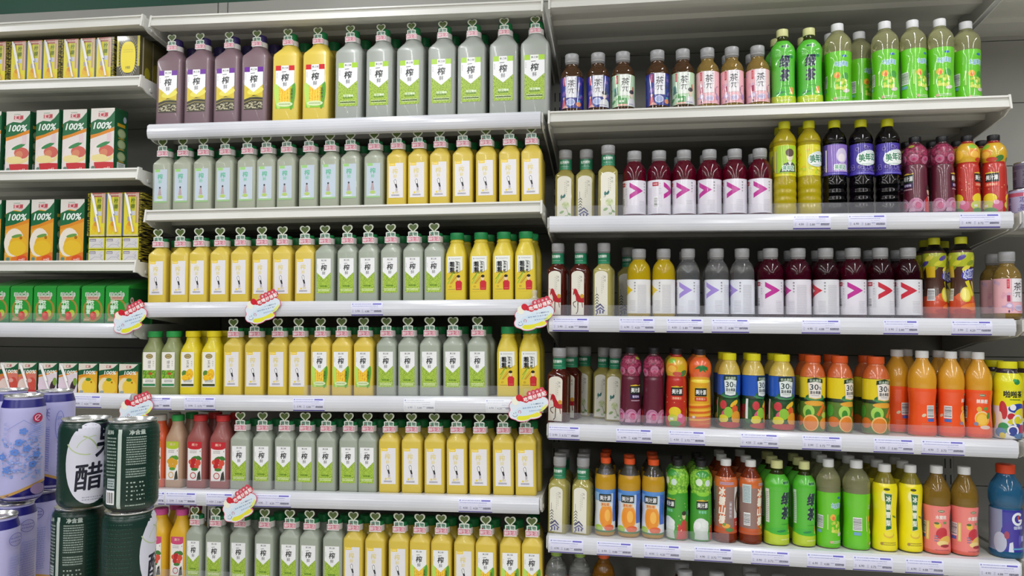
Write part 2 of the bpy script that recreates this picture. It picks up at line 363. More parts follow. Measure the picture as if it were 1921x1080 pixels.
# cloud-shaped promotion cards
def cloud_card():
    root = obj('promotion_card', None)
    lob = [(-40, -16, 17, 14), (-30, 6, 22, 16), (0, -8, 34, 22), (34, 6, 24, 18), (12, -26, 22, 9), (-18, -30, 22, 9)]
    def rim(g):
        P = []
        for i in range(64):
            t = 2*PI*i/64; d = Vector((math.cos(t), math.sin(t))); best = 0
            for cx, cy, rx, ry in lob:
                rx2, ry2 = rx+g, ry+g; A = (d.x/rx2)**2 + (d.y/ry2)**2; B = -2*(d.x*cx/rx2**2 + d.y*cy/ry2**2); C_ = (cx/rx2)**2 + (cy/ry2)**2 - 1; D_ = B*B - 4*A*C_
                if D_ >= 0: best = max(best, (-B + math.sqrt(D_)) / (2*A))
            P.append((d.x*best, d.y*best))
        return P
    mb = MB(); R_ = rim(2); n = len(R_); V = [(x*MM, y, z*MM) for y in (0.0, 0.0012) for x, z in R_]
    mb.add(V, [tuple(range(n)), tuple(range(2*n-1, n-1, -1))] + [(i, i+n, (i+1) % n + n, (i+1) % n) for i in range(n)], M('#e0607a')); obj('card', mb.mesh('promotion_card'), root)
    a = Art(); a.poly(rim(0.4), '#dfe8f2'); a.ell(-17, -29, 20, 8, '#e3e03a'); a.ell(13, -25, 20, 7, '#e6e044'); a.ell(38, -8, 16, 8, '#e3ea7c', rot=0.5); a.ell(-2, -9, 40, 15, '#d3e4f2', rot=0.12); a.ell(30, 6, 21, 14, '#dde9f3')
    a.ell(-34, 20, 10, 12, '#f1efdc'); a.ell(-22, 27, 9, 10, '#cf2334', rot=0.6); a.ell(-12, 22, 8, 7, '#c4202f')
    for i in range(5): a.ell(-4 + i*13.2, 21 + i*2.6, 9.6, 10, '#cf3a4a')
    for i in range(4): a.ell(8 + i*12, 35 + i*2.2, 8, 8, '#cf4658')
    for i, ch in enumerate('吃喝好搭配'): a.text(ch, -4 + i*13.2, 21 + i*2.4, '#fbeeee', h=11, bold=0.05, rot=0.15)
    for i, ch in enumerate('夏日美食'): a.text(ch, 9 + i*11, 35.5 + i*1.8, '#f4d8dc', h=6, bold=0.03, rot=0.15)
    a.arc(-40, -18, 7, 6, 1.0, 180, 360, '#5a6a90'); a.ell(-43, -14, 1, 1.4, '#4a5a80', 8); a.ell(-37, -13, 1, 1.4, '#4a5a80', 8); a.arc(-26, -12, 4, 5, 1.1, -60, 220, '#d0557a')
    a.lines(-16, 40, [-3], '#7c94b8', 2.6, 4.5, 4); a.lines(10, 44, [5], '#44608c', 3.0, 5.0, 8); a.lines(2, 38, [-13], '#7c8cb8', 2.4, 4.0, 6)
    obj('print', a.build('promotion_print', on_flat(0.0, 0.4), smooth=False), root)
    mb = MB(); mb.box(-0.008, 0.008, 0.0014, 0.004, 0.028, 0.05, ACRYLIC); obj('clip', mb.mesh('card_clip'), root); return root
CARDS = [(-1.435, .002, 16, 'cloud-shaped red and blue promotion card beside the green drink boxes'), (-1.019, .034, 14, 'cloud-shaped promotion card on the rail under the yellow white-label bottles'), (-0.226, .018, 8, 'cloud-shaped promotion card below the four girl-label corn bottles'),
 (-0.240, -.233, 8, 'cloud-shaped promotion card below the two girl-label corn bottles'), (-1.408, -.266, 12, 'cloud-shaped promotion card half hidden behind the green vinegar cans'), (-1.077, -.535, 24, 'tilted cloud-shaped promotion card under the red berry bottles')]
card0 = None
for x, z, r, lab in CARDS:
    if card0 is None: card0 = cloud_card(); o = card0
    else: o = copy_tree(card0)
    o.location = (x, -0.0185, EYE + z); o.rotation_euler = (0, -math.radians(r), 0); o.scale = (0.98, 1, 0.98); tag(o, lab, 'promotion card', 'cloud-shaped promotion cards')

# clear plastic clips left standing at the rail ends
for x, row, lab in ((-0.226, 'M3', 'small clear plastic clip standing beside the last girl-label corn bottle'), (-1.443, 'L4', 'small clear plastic clip at the shelf end beside the green drink boxes')):
    o = obj('card_clip', loft('card_clip', R3([(0.6, 13), (2.5, 13), (4, 8), (14, 6), (22, 8), (26, 4)]), [film_mat('clip_plastic', '#dcdce0', 0.3)], k=6, sub=2), None, (x, 0.006 if row == 'M3' else 0.03, shelf_z(row, x) + 0.0032)); tag(o, lab, 'clip')
# ================================================================== the drinks (tables in millimetres)
KINDS = {}
def kind(key, name, cat, desc, short, parts, hide=()): KINDS[key] = dict(name=name, cat=cat, desc=desc, short=short, parts=parts, hide=hide, proto={})
def cap_mesh(z0, z1, r, col, ribs=True):
    rows = [(z0, r*0.97), (z0+0.6, r), (z1-2.2, r), (z1-0.7, r-0.6), (z1, r-1.8)]
    me = loft('cap', R3(rows), [M(col, 0.4)], k=9)
    if ribs:
        n = 36
        for v in me.vertices:
            p = v.co
            if z0*MM + 1e-4 < p.z < (z1-1)*MM:
                j = int(round(math.atan2(p.y, p.x) / (2*PI/n) - 0.5))
                if j % 2: p.x *= 0.972; p.y *= 0.972
    return me
def clear_cap(z0, z1, r): return loft('cap', R3([(z0-8, r-1.6), (z0-2.2, r-1.2), (z0-2, r-0.2), (z0, r-0.2), (z0+0.2, r-1.0), (z0+1.2, r), (z1-2, r), (z1, r-1.6)]), [M('#b4b4b6', 0.35, Transmission_Weight=0.25)], k=6)
# ---- square-shouldered juice bottles with a paper heart tag on the neck
SMALL = [(0, 27, 6), (2, 29.3, 8), (4, 29.5, 8), (144, 29.5, 8), (150, 29.0, 10), (158, 25.5, 16), (165, 21.5, 20), (170, 19.2, 19.2), (178, 18.5, 18.5)]
DOME = [(0, 27, 6), (2, 29.3, 8), (4, 29.5, 8), (122, 29.5, 9), (136, 28.6, 13), (150, 25.5, 19), (162, 21.6, 21), (169, 19, 19), (171, 20.5, 20.5), (173, 20.5, 20.5), (174.5, 18.5, 18.5), (179, 18.5, 18.5)]
BIG = [(0, 38, 8), (2, 40.6, 10), (5, 41, 10), (203, 41, 10), (211, 40, 13), (222, 34.5, 20), (233, 28, 26), (240, 24.5, 24.5), (245, 21.5, 21.5), (252, 21, 21)]
JUICE = {'mung': '#a3ab9c', 'mungbig': '#a0a59e', 'yellow': '#d9c04e', 'bright': '#dcc63c', 'purple': '#7c666d', 'corn': '#dcc04a'}
def juice(c): return M(c, 0.36, Coat_Weight=0.15)
def neck_tag(z0, r, s=1.0, hh=1.0):
    "paper collar round the neck, with a heart standing up in front"
    root = []; a = Art(); w = 14.5*s; k = s
    a.rect(-19*k, 0, 19*k, 19*k, '#f0ecec'); a.rect(-18*k, 3*k, 18*k, 16.5*k, '#d4627c'); 
    for i, ch in enumerate('鲜生活'): a.text(ch, (-11.4 + i*11.4)*k, 9.7*k, '#f6e6ea', h=11*k, bold=0.03)
    zc = 19*k; a.poly([(-15*k, zc), (15*k, zc), (15.5*k, zc+13*k), (9*k, zc+15*k), (-9*k, zc+15*k), (-15.5*k, zc+13*k)], '#e9efe6')
    a.text('植', -6.6*k, zc+6.5*k, '#50806a', h=11*k, bold=0.05); a.text('物', 6.6*k, zc+6.5*k, '#50806a', h=11*k, bold=0.05); a.ell(-10*k, zc+2*k, 2.6*k, 2.0*k, '#9c2a3a', 10)
    def heart(q, dy):
        P = []
        for i in range(40):
            t = 2*PI*i/40; P.append((q*16*math.sin(t)**3, dy + q*(13*math.cos(t) - 5*math.cos(2*t) - 2*math.cos(3*t) - math.cos(4*t))))
        return P
    hz = zc + 13*k + 13.5*k
    a.poly(heart(1.04*k, hz*1.0), '#e4ebd8'); a.poly(heart(0.76*k, hz + 0.3*k), '#5c7038')
    me = a.build('neck_tag', lambda u, v, e: (u, -(r + 3.2 + e) + 0.0, v + z0), smooth=False)
    mb = MB(); n = 32; V = []
    for z in (z0 + 0.5, z0 + 18.5*k): V += [((r+1.2)*math.cos(2*PI*i/n)*MM, (r+1.2)*math.sin(2*PI*i/n)*MM, z*MM) for i in range(n)]
    mb.add(V, [(i, (i+1) % n, (i+1) % n + n, i+n) for i in range(n)], M('#e6e2de', 0.5)); return me, mb.mesh('collar', True)
def shield(a, w, v0, v1, under, small, band=None, seed=1):
    H = v1 - v0
    if under == 'mung':
        a.rect(-w, v0, w, v0 + 0.64*H, 'beans'); a.lines(-w*0.8, w*0.8, [v0 + 0.07*H, v0 + 0.11*H], '#e8f0c8', H*0.022, 1.2, 5); a.lines(-w*0.5, w*0.5, [v0 + 0.2*H], '#4a7a1c', H*0.05, 1.5, 6)
        if band: a.text('绿豆', -w*0.2, v0 + 0.24*H, '#e9f7dc', h=0.06*H); a.lines(w*0.1, w*0.6, [v0 + 0.24*H], '#e9f7dc', H*0.05, 0.8, 7); a.lines(-w*0.8, w*0.8, [v0 + 0.09*H], '#33511a', H*0.035, 0.7, 9)
    elif under == 'corn':
        a.rect(-w, v0, w, v0 + 0.62*H, '#8cc83a'); a.ell(-w*0.8, v0 + 0.3*H, w*0.3, 0.32*H, '#b9de62', rot=0.12); a.ell(w*0.84, v0 + 0.28*H, w*0.26, 0.32*H, '#5da234', rot=-0.12); a.rect(-w*0.62, v0 + 0.08*H, w*0.62, v0 + 0.58*H, 'kernels')
        for i in range(4): a.line([(-w*0.42 + i*w*0.28, v0 + 0.1*H), (-w*0.42 + i*w*0.28, v0 + 0.5*H)], w*0.05, '#f9e36a')
        a.ell(0, v0 + 0.1*H, w*0.86, 0.06*H, '#d9e6b4'); a.lines(-w*0.6, w*0.6, [v0 + 0.1*H], '#8aa05c', H*0.02, 1.0, 4); a.column('玉米汁', w*0.74, v0 + 0.46*H, 0.085*H, '#3a4a20', 0.07*H)
    else:
        a.rect(-w, v0, w, v0 + 0.62*H, '#d8c028'); a.ell(w*0.2, v0 + 0.44*H, w*0.9, 0.08*H, '#e8dc58', rot=0.2); a.poly([(-w, v0), (w, v0), (w, v0 + 0.3*H), (0, v0 + 0.34*H), (-w, v0 + 0.24*H)], '#35301e')
        a.poly([(-w, v0 + 0.03*H), (w, v0 + 0.03*H), (w, v0 + 0.17*H), (0, v0 + 0.2*H), (-w, v0 + 0.12*H)], 'rice')
        a.line([(-w, v0 + 0.25*H), (-w*0.4, v0 + 0.3*H), (w*0.3, v0 + 0.31*H), (w, v0 + 0.29*H)], 2.6, '#cfc23a'); a.line([(-w, v0 + 0.17*H), (-w*0.2, v0 + 0.235*H), (w, v0 + 0.22*H)], 1.8, '#a89a4a')
    t = v1 - (0.115*H if band else 0)
    a.poly([(-w, t), (-w, v0 + (0.6 if not band else 0.585)*H), (0, v0 + 0.405*H), (w, v0 + (0.6 if not band else 0.585)*H), (w, t)], '#f0f1f2')
    if band: a.rect(-w, t, w, v1, band); a.rect(-w*0.42, t - 1, w*0.4, v1, '#f2f2f2')
    a.text('果之鲜', 0, v1 - 0.055*H, '#33363a', h=0.05*H, bold=0.01)
    a.line([(-w*0.34, v1 - 0.15*H), (w*0.12, v1 - 0.142*H)], 0.013*H, '#2a2c30')
    a.text('榨', 0, v1 - (0.265 if not band else 0.28)*H, '#1e2023', h=0.17*H, bold=0.03, shear=0.1); a.text('鲜', 0, v1 - (0.42 if not band else 0.435)*H, '#26282c', h=0.1*H, w=0.095*H, bold=0.0)
    a.column('自然好味', -w*0.86, v1 - 0.16*H, 0.034*H, '#7a7d80', 0.022*H, 0.0)
    return a
def white_label(a, w, v0, v1):
    H = v1 - v0; a.rect(-w, v0, w, v1, '#e9e6ea'); a.rect(-w*0.93, v1 - 0.085*H, -w*0.1, v1, '#f0cf3c'); a.lines(-w*0.8, -w*0.2, [v1 - 0.045*H], '#f8eaa0', H*0.03, 0.8, 2)
    a.line([(-w*0.3, v1 - 0.14*H), (w*0.12, v1 - 0.135*H)], 0.9, '#e6d488'); a.text('榨', -w*0.12, v1 - 0.24*H, '#e4d480', h=0.155*H, bold=0.02); a.text('鲜', -w*0.1, v1 - 0.385*H, '#e8da98', h=0.1*H)
    a.poly([(-w*0.3, v0 + 0.49*H), (-w*0.1, v0 + 0.54*H), (w*0.06, v0 + 0.5*H), (w*0.1, v0 + 0.38*H), (-w*0.16, v0 + 0.38*H)], '#3a3c40'); a.poly([(-w*0.25, v0 + 0.49*H), (-w*0.1, v0 + 0.525*H), (w*0.02, v0 + 0.49*H), (w*0.05, v0 + 0.4*H), (-w*0.12, v0 + 0.39*H)], '#f4f2f2')
    a.poly([(-w*0.14, v0 + 0.385*H), (w*0.1, v0 + 0.4*H), (w*0.22, v0 + 0.29*H), (w*0.02, v0 + 0.27*H)], '#2c2c32'); a.poly([(-w*0.05, v0 + 0.27*H), (w*0.22, v0 + 0.29*H), (w*0.24, v0 + 0.2*H), (w*0.0, v0 + 0.18*H)], '#b9b4bc')
    a.ell(-w*0.35, v0 + 0.14*H, w*0.14, w*0.14, '#e9d34e', 10); a.lines(-w*0.1, w*0.35, [v0 + 0.14*H, v0 + 0.17*H], '#dcc95e', 1.6, 1.0, 3); a.lines(-w*0.62, w*0.5, [v0 + 0.085*H, v0 + 0.06*H], '#80808c', 1.5, 0.7, 4)
    return a
def blue_label(a, w, v0, v1):
    H = v1 - v0; a.rect(-w, v0, w, v1, '#c2cfdc'); a.rect(-w*0.9, v1 - 0.08*H, -w*0.1, v1, '#9ed27c'); a.text('榨', -w*0.1, v1 - 0.22*H, '#5cb894', h=0.16*H, bold=0.03); a.text('鲜', -w*0.1, v1 - 0.37*H, '#7cc6a4', h=0.1*H)
    a.ell(-w*0.12, v0 + 0.45*H, w*0.14, 0.03*H, '#3c3a44', 12); a.poly([(-w*0.25, v0 + 0.42*H), (0, v0 + 0.42*H), (w*0.15, v0 + 0.22*H), (-w*0.4, v0 + 0.22*H)], '#b9a4a8'); a.ell(-w*0.1, v0 + 0.16*H, w*0.4, 0.05*H, '#b4cc6a', 14); a.rect(-w, v0, w, v0 + 0.05*H, '#9cc488'); a.lines(-w*0.7, w*0.4, [v0 + 0.08*H], '#eef4ea', 3.0, 0.9, 3)
    return a
def girl_label(a, w, v0, v1):
    H = v1 - v0; a.rect(-w, v0, w, v1, '#e3c63a'); a.poly([(-w, v1), (-w, v0 + 0.52*H), (-w*0.2, v0 + 0.6*H), (w*0.4, v0 + 0.54*H), (w, v0 + 0.62*H), (w, v1)], '#eef0ea')
    a.ell(-w*0.72, v1 - 0.07*H, 1.8, 1.8, '#a294a8', 12); a.lines(-w*0.5, w*0.75, [v1 - 0.07*H], '#8e8ca0', 1.4, 0.6, 2)
    a.line([(-w*0.75, v1 - 0.16*H), (-w*0.8, v0 + 0.53*H), (w*0.1, v0 + 0.51*H)], 1.0, '#24262a'); a.line([(w*0.05, v1 - 0.14*H), (w*0.62, v1 - 0.17*H), (w*0.66, v0 + 0.56*H), (w*0.2, v0 + 0.51*H)], 1.2, '#24262a')
    a.text('粗', -w*0.36, v1 - 0.225*H, '#1c1e22', h=0.14*H, w=0.13*H, bold=0.07); a.text('粗', -w*0.36, v1 - 0.385*H, '#1c1e22', h=0.14*H, w=0.13*H, bold=0.07); a.column('玉米浆', w*0.3, v1 - 0.155*H, 0.105*H, '#1c1e22', 0.085*H, 0.04)
    for i in range(5): a.line([(-w*0.95 + i*3, v0 + 0.22*H), (-w*0.3 + i*4.2, v0 + (0.5 - 0.02*i)*H)], 1.8, ['#8cc23e', '#c6d85a', '#d8a832', '#b9882a', '#dcc04a'][i])
    a.line([(-w*0.9, v0 + 0.34*H), (-w*0.3, v0 + 0.52*H), (w*0.1, v0 + 0.54*H)], 1.6, '#5aa02c')
    a.poly([(w*0.12, v0 + 0.04*H), (w*0.9, v0 + 0.04*H), (w*0.94, v0 + 0.26*H), (w*0.7, v0 + 0.31*H), (w*0.3, v0 + 0.31*H), (w*0.08, v0 + 0.26*H)], '#c92a34'); a.ell(w*0.45, v0 + 0.37*H, w*0.22, 0.065*H, '#eccfae', 14); a.ell(w*0.47, v0 + 0.43*H, w*0.24, 0.04*H, '#26211e', 14); a.lines(w*0.25, w*0.8, [v0 + 0.09*H], '#e88a80', 1.2, 0.8, 2)
    a.arc(-w*0.6, v0 + 0.14*H, 3.4, 2.4, 0.9, 0, 360, '#a8842a'); a.lines(-w*0.9, w*0.05, [v0 + 0.06*H], '#8a8a5a', 1.5, 0.9, 5)
    return a
def juice_bottle(key, rows, col, label, tagged, cap, desc, short, big=False):
    hw = 41 if big else rows[3][1]; parts = [('bottle_body', loft('bottle_body', rows, [juice(col)], k=5), [])]
    z0, z1, r = cap[:3]; parts.append(('cap', cap_mesh(z0, z1, r, cap[3]), []))
    if label is not None: parts.append(('label', label.build('label', on_flat(hw), smooth=False), []))
    if tagged: t, c = neck_tag(*tagged); parts.append(('neck_tag', t, [('collar', c)]))
    kind(key, 'juice_bottle', 'bottle', desc, short, parts, hide=('neck_tag', 'label'))
GREEN_CAP = '#1f8a4c'
TS = (171.5, 19.5, 0.955); TB = (243, 21.5, 0.85); CS = (177, 199, 19.5, GREEN_CAP); CB = (250, 281, 20.5, GREEN_CAP)
juice_bottle('mung', SMALL, JUICE['mung'], shield(Art(), 21.5, 26, 128, 'mung', True), TS, CS, 'grey-green bottle with green bean label', 'grey bean bottle')
juice_bottle('corn', SMALL, JUICE['corn'], shield(Art(), 21.5, 26, 128, 'corn', True), TS, CS, 'yellow bottle with corn-cob label', 'corn-cob-label bottle')
juice_bottle('whitelabel', SMALL, JUICE['yellow'], white_label(Art(), 21.5, 26, 128), TS, CS, 'yellow bottle with white label', 'yellow white-label bottle')
juice_bottle('bluelabel', SMALL, '#a5ab98', blue_label(Art(), 20.5, 28, 130), TS, CS, 'grey-green bottle with pale blue label', 'blue-label bottle')
juice_bottle('girl', DOME, JUICE['bright'], girl_label(Art(), 22, 27, 128), None, (178, 198, 20.3, GREEN_CAP), 'yellow corn drink bottle with red-dressed girl label', 'girl-label bottle')
juice_bottle('bigmung', BIG, JUICE['mungbig'], shield(Art(), 29, 44, 174, 'mung', False, '#aad638'), TB, CB, 'large grey bottle with green bean label', 'large grey bottle', True)
juice_bottle('bigcorn', BIG, JUICE['yellow'], shield(Art(), 29, 44, 174, 'corn', False, '#d2232a'), TB, CB, 'large yellow bottle with red-topped corn label', 'large yellow bottle', True)
juice_bottle('bigpurple', BIG, JUICE['purple'], shield(Art(), 29, 44, 174, 'rice', False, '#6a1f9a'), TB, (250, 281, 20.5, '#3a2c6e'), 'large dull purple bottle with violet-topped rice label', 'large purple bottle', True)
ROUND4 = [(0, 27, 12), (2, 29.6, 14), (5, 30, 14), (122, 30, 14), (134, 29.2, 17), (147, 26, 22), (156, 22, 22), (162, 20, 20), (168, 19, 19), (174, 18.8, 18.8)]
def pulse_label(a, w, v0, v1, fruit, belt):
    H = v1 - v0; a.rect(-w, v0, w, v1, '#efece4'); a.ell(0, v1 - 0.12*H, w*0.55, 0.07*H, '#8a7a4a'); a.ell(0, v1 - 0.12*H, w*0.42, 0.05*H, '#b9a870'); a.lines(-w*0.3, w*0.3, [v1 - 0.12*H], '#5a4a20', 2.0, 0.6, 2)
    a.text(fruit[0], 0, v1 - 0.29*H, '#3a3c38', h=0.1*H, w=0.09*H, bold=0.0); a.text(fruit[1], 0, v1 - 0.41*H, '#4a4c48', h=0.09*H, w=0.09*H, bold=-0.005); a.column('健康饮', w*0.62, v1 - 0.24*H, 0.06*H, '#8c8e88', 0.035*H, 0.0)
    if belt == 'green':
        a.rect(-w, v0 + 0.24*H, w, v0 + 0.48*H, 'leafy'); a.ell(w*0.2, v0 + 0.38*H, w*0.3, 0.04*H, '#b8582c'); a.rect(-w*0.96, v0 + 0.02*H, w*0.96, v0 + 0.09*H, '#3f8a5a')
    else:
        a.ell(-w*0.3, v0 + 0.34*H, w*0.5, 0.15*H, '#5a8a3a', rot=0.6); a.ell(w*0.3, v0 + 0.36*H, w*0.6, 0.16*H, 'kernels', rot=-0.2); a.ell(-w*0.4, v0 + 0.26*H, w*0.5, 0.09*H, '#f2c02a'); a.rect(-w*0.96, v0 + 0.02*H, w*0.96, v0 + 0.09*H, '#4a5030')
    a.lines(-w*0.6, w*0.7, [v0 + 0.15*H, v0 + 0.19*H], '#6a7a6a', 2.0, 0.8, 7); return a
juice_bottle('greencap', ROUND4, '#8b9460', pulse_label(Art(), 20.5, 24, 128, '绿豆', 'green'), None, (173, 191, 22, '#2aa04c'), 'olive mung drink bottle with light green cap', 'green-capped bottle')
juice_bottle('yellowcap', ROUND4, '#e0cc20', pulse_label(Art(), 20.5, 24, 128, '玉米', 'corn'), None, (173, 191, 22, '#ead61a'), 'yellow corn drink bottle with yellow cap', 'yellow-capped bottle')
TALL4 = [(0, 29, 12), (2, 31.6, 14), (5, 32, 14), (140, 32, 15), (152, 31, 18), (166, 27, 24), (178, 22.5, 22.5), (186, 19.5, 19.5), (192, 18.8, 18.8), (198, 18.8, 18.8)]
def fruit_label(a, w, v0, v1, top, f, leaf):
    H = v1 - v0; a.rect(-w, v0, w, v1, '#ece8e6'); a.rect(-w, v1 - 0.16*H, w, v1, top); a.ell(0, v1 - 0.16*H, w*0.9, 0.04*H, top); a.text('果汁', 0, v1 - 0.075*H, '#f2c8b4', h=0.07*H, w=w*0.9); a.lines(-w*0.7, w*0.3, [v1 - 0.24*H, v1 - 0.28*H], '#9a9490', 2.0, 1.0, 2); a.ell(w*0.8, v1 - 0.24*H, 1.3, 2, '#c4403a', 8)
    a.ell(-w*0.1, v0 + 0.57*H, w*0.5, 0.05*H, leaf, rot=0.5); a.ell(w*0.6, v0 + 0.58*H, w*0.3, 0.08*H, leaf, rot=1.2)
    for i, (x, y, r) in enumerate([(-0.55, 0.48, 0.34), (-0.1, 0.5, 0.42), (0.5, 0.46, 0.42), (-0.3, 0.38, 0.36), (0.3, 0.36, 0.34)]): a.ell(x*w, v0 + y*H, r*w, r*w, f if i % 2 else '#d8503c' if f == '#b9242a' else f)
    a.ell(0, v0 + 0.29*H, w*0.5, 0.04*H, leaf); a.ell(-w*0.2, v0 + 0.13*H, w*0.42, w*0.42, '#e4e0dc'); a.arc(-w*0.2, v0 + 0.13*H, w*0.44, w*0.44, 2.4, 0, 360, f); a.poly([(w*0.3, v0), (w*0.95, v0 + 0.02*H), (w*0.8, v0 + 0.26*H), (w*0.5, v0 + 0.2*H)], '#3c3c34'); return a
juice_bottle('guava', TALL4, '#b9987c', fruit_label(Art(), 22, 24, 138, '#b4c832', '#d8a030', '#5a9a34'), None, (197, 215, 20.5, '#2aa04c'), 'beige fruit juice bottle with green cap and mango label', 'beige bottle')
juice_bottle('berry', TALL4, '#9a5450', fruit_label(Art(), 22, 24, 138, '#c42a34', '#b9242a', '#3f7a34'), None, (197, 215, 20.5, '#d03032'), 'dull red juice bottle with red cap', 'red-capped bottle')
juice_bottle('orangecap', TALL4, '#d4552a', fruit_label(Art(), 22, 24, 138, '#e07a2a', '#d8702a', '#5a9a34'), None, (197, 215, 20.5, '#c9c4bc'), 'orange juice bottle with off-white cap', 'orange bottle')
juice_bottle('pinkcap', TALL4, '#e0b02a', fruit_label(Art(), 22, 24, 138, '#cf4a78', '#b9242a', '#3f7a34'), None, (197, 215, 20.5, '#d4509a'), 'golden juice bottle with pink cap', 'pink-capped bottle')
# ---- round bottles on the right-hand unit, in shiny plastic sleeves
GLOSS = 0.12
def SHINY(c): return M(c, 0.34, Coat_Weight=0.7, Coat_IOR=1.6, Coat_Roughness=0.05)
def bottle(key, name, prof, liquid, cap, art=None, lab=None, desc='', short='', off=0.35, vstep=3, extra=(), Rr=None, capmesh=None, sub=3):
    rf = prof_fn(R3(prof), 6); parts = [('bottle_body', loft('bottle_body', R3(prof), [liquid] if not isinstance(liquid, tuple) else list(liquid[:2]), k=7, sub=sub, pick=(None if not isinstance(liquid, tuple) else (lambda z: 1 if z > liquid[2] else 0))), [])]
    parts.append(('cap', capmesh if capmesh is not None else cap_mesh(*cap), []))
    if art is not None:
        Rm = Rr or max(rf(lab[0] + (lab[1]-lab[0])*q/20) for q in range(21)); parts.append(('label', wrap(art, 'label', rf, Rm, lab[0], lab[1], vstep, off=off), []))
    parts += list(extra); kind(key, name, 'bottle', desc, short, parts)
def full(R): return PI * R
TP = [(0, 27), (2, 30.5), (6, 32.6), (10, 33), (108, 33), (116, 32.6), (125, 30.2), (134, 25.2), (140, 20), (145, 17.8), (156, 17.6)]
def tea_art(bg, panel, kind_):
    a = Art(); F = full(33); a.rect(-F, 17, F, 108, bg); rnd = random.Random(len(bg) + ord(kind_[0]))
    pal = {'blue': ['#3b6fb8', '#5a3c9e', '#20246a', '#7a5aa8', '#2f7a9a'], 'green': ['#8cc47c', '#5c9c5c', '#d6e8c8', '#a8d080', '#7ab8a0'], 'pink': ['#e8a0ac', '#d8b0c8', '#f2ccd0', '#e4a8b8', '#c8a4c4']}[kind_.split('_')[0]]
    for i in range(34): a.ell(rnd.uniform(-F, F), rnd.uniform(24, 102), rnd.uniform(3, 9), rnd.uniform(2, 7), pal[i % 5], 10, rnd.uniform(0, 3))
    a.rect(-26, 82, -20, 106, '#cf3f50'); a.lines(-24.5, -21.5, [88, 92, 96, 100], '#f0c0c4', 1.6, 1, 2); p = panel
    a.rect(-15, 47, 15, 108, p); a.text('茶', 0, 87, '#2c2c34', h=21, bold=0.012, shear=0.12); a.line([(-8, 69), (-5, 71.6), (7.5, 71.2)], 1.9, '#34343c'); a.line([(-2.6, 71), (-3.4, 64), (-6.6, 59)], 1.8, '#34343c'); a.line([(3, 71), (2.8, 62), (4.4, 59.4), (7.2, 60.6)], 1.8, '#34343c'); a.column('果味茶饮料', 11.5, 104, 7, '#8a8a94', 4, 0.0); a.column('茶饮料', -11.5, 78, 6, '#8a8a94', 3.6, 0.0)
    if kind_.startswith('blue'):
        a.ell(-2, 34, 12, 10.5, '#c4cbe6'); a.ell(-2, 34, 9.5, 8, '#9ca8d4'); a.poly([(-30, 20), (-14, 20), (-21, 44), (-25, 46)], '#d0606a'); a.ell(-23, 46, 3.4, 4, '#e8b49c'); a.poly([(-32, 18), (-8, 18), (-18, 26)], '#e4a89c'); a.ell(21, 28, 8, 7, '#df8a50'); a.rect(17, 34, 26, 40, '#3f9aa8')
    elif kind_.startswith('green'): a.rect(-20, 24, 4, 40, '#4f9a56'); a.rect(-17, 28, -12, 34, '#eef4e4'); a.rect(-9, 28, -4, 34, '#eef4e4'); a.rect(-22, 18, 10, 23, '#e8b4a4'); a.poly([(-34, 46), (-20, 50), (-22, 74), (-30, 68)], '#4a7a6a'); a.poly([(22, 56), (28, 56), (26, 74), (23, 74)], '#d0584c')
    else: a.rect(-26, 48, -19, 64, '#a8325c'); a.ell(-21, 37, 8, 7, '#c9b4d8'); a.ell(-21, 37, 5, 4, '#e6d8ec'); a.ell(2, 31, 12, 8, '#d6cce4'); a.lines(-8, 12, [28, 31, 34], '#8c84b4', 1.6, 0.8, 3); a.arc(28, 52, 10, 14, 1.6, 80, 280, '#8a6a8c'); a.ell(27, 34, 6, 7, '#a48cc0'); a.ell(-22, 22, 1.8, 3.4, '#5a3c6a')
    if kind_.endswith('fig'): a.poly([(4, 18), (36, 18), (34, 34), (26, 40), (14, 40), (7, 34)], '#d9dade'); a.ell(19, 50, 6.6, 9, '#e2cdbc'); a.ell(19, 58, 8, 6, '#2c2c30'); a.rect(16.5, 38, 21.5, 43, '#dcc4b0'); a.lines(6, 26, [23], '#6a70a0', 1.8, 0.8, 3)
    return a
TEA = LIQ('#7a5230', 0.75); TEA2 = LIQ('#b8964c', 0.6)
for key, bg, pan, kd, liq, desc, short in (('teablue', '#2a2f8c', '#e4e4ea', 'blue', TEA, 'tea bottle with dark blue label, grey cap', 'blue tea bottle'), ('teafig', '#2a2f8c', '#e4e4ea', 'blue_fig', TEA, 'tea bottle, dark blue label with white-shirted person', 'blue figure tea bottle'),
    ('teagreen', '#bcdcb6', '#e6ece4', 'green_fig', TEA, 'tea bottle, pale green label with white-shirted person', 'pale green tea bottle'), ('teapink', '#eeb8c0', '#ece6ea', 'pink', TEA2, 'tea bottle with pale pink label, grey cap', 'pink tea bottle')):
    bottle(key, 'tea_bottle', TP, liq, None, tea_art(bg, pan, kd), (17, 108), desc, short, vstep=30, capmesh=clear_cap(157, 180, 20))
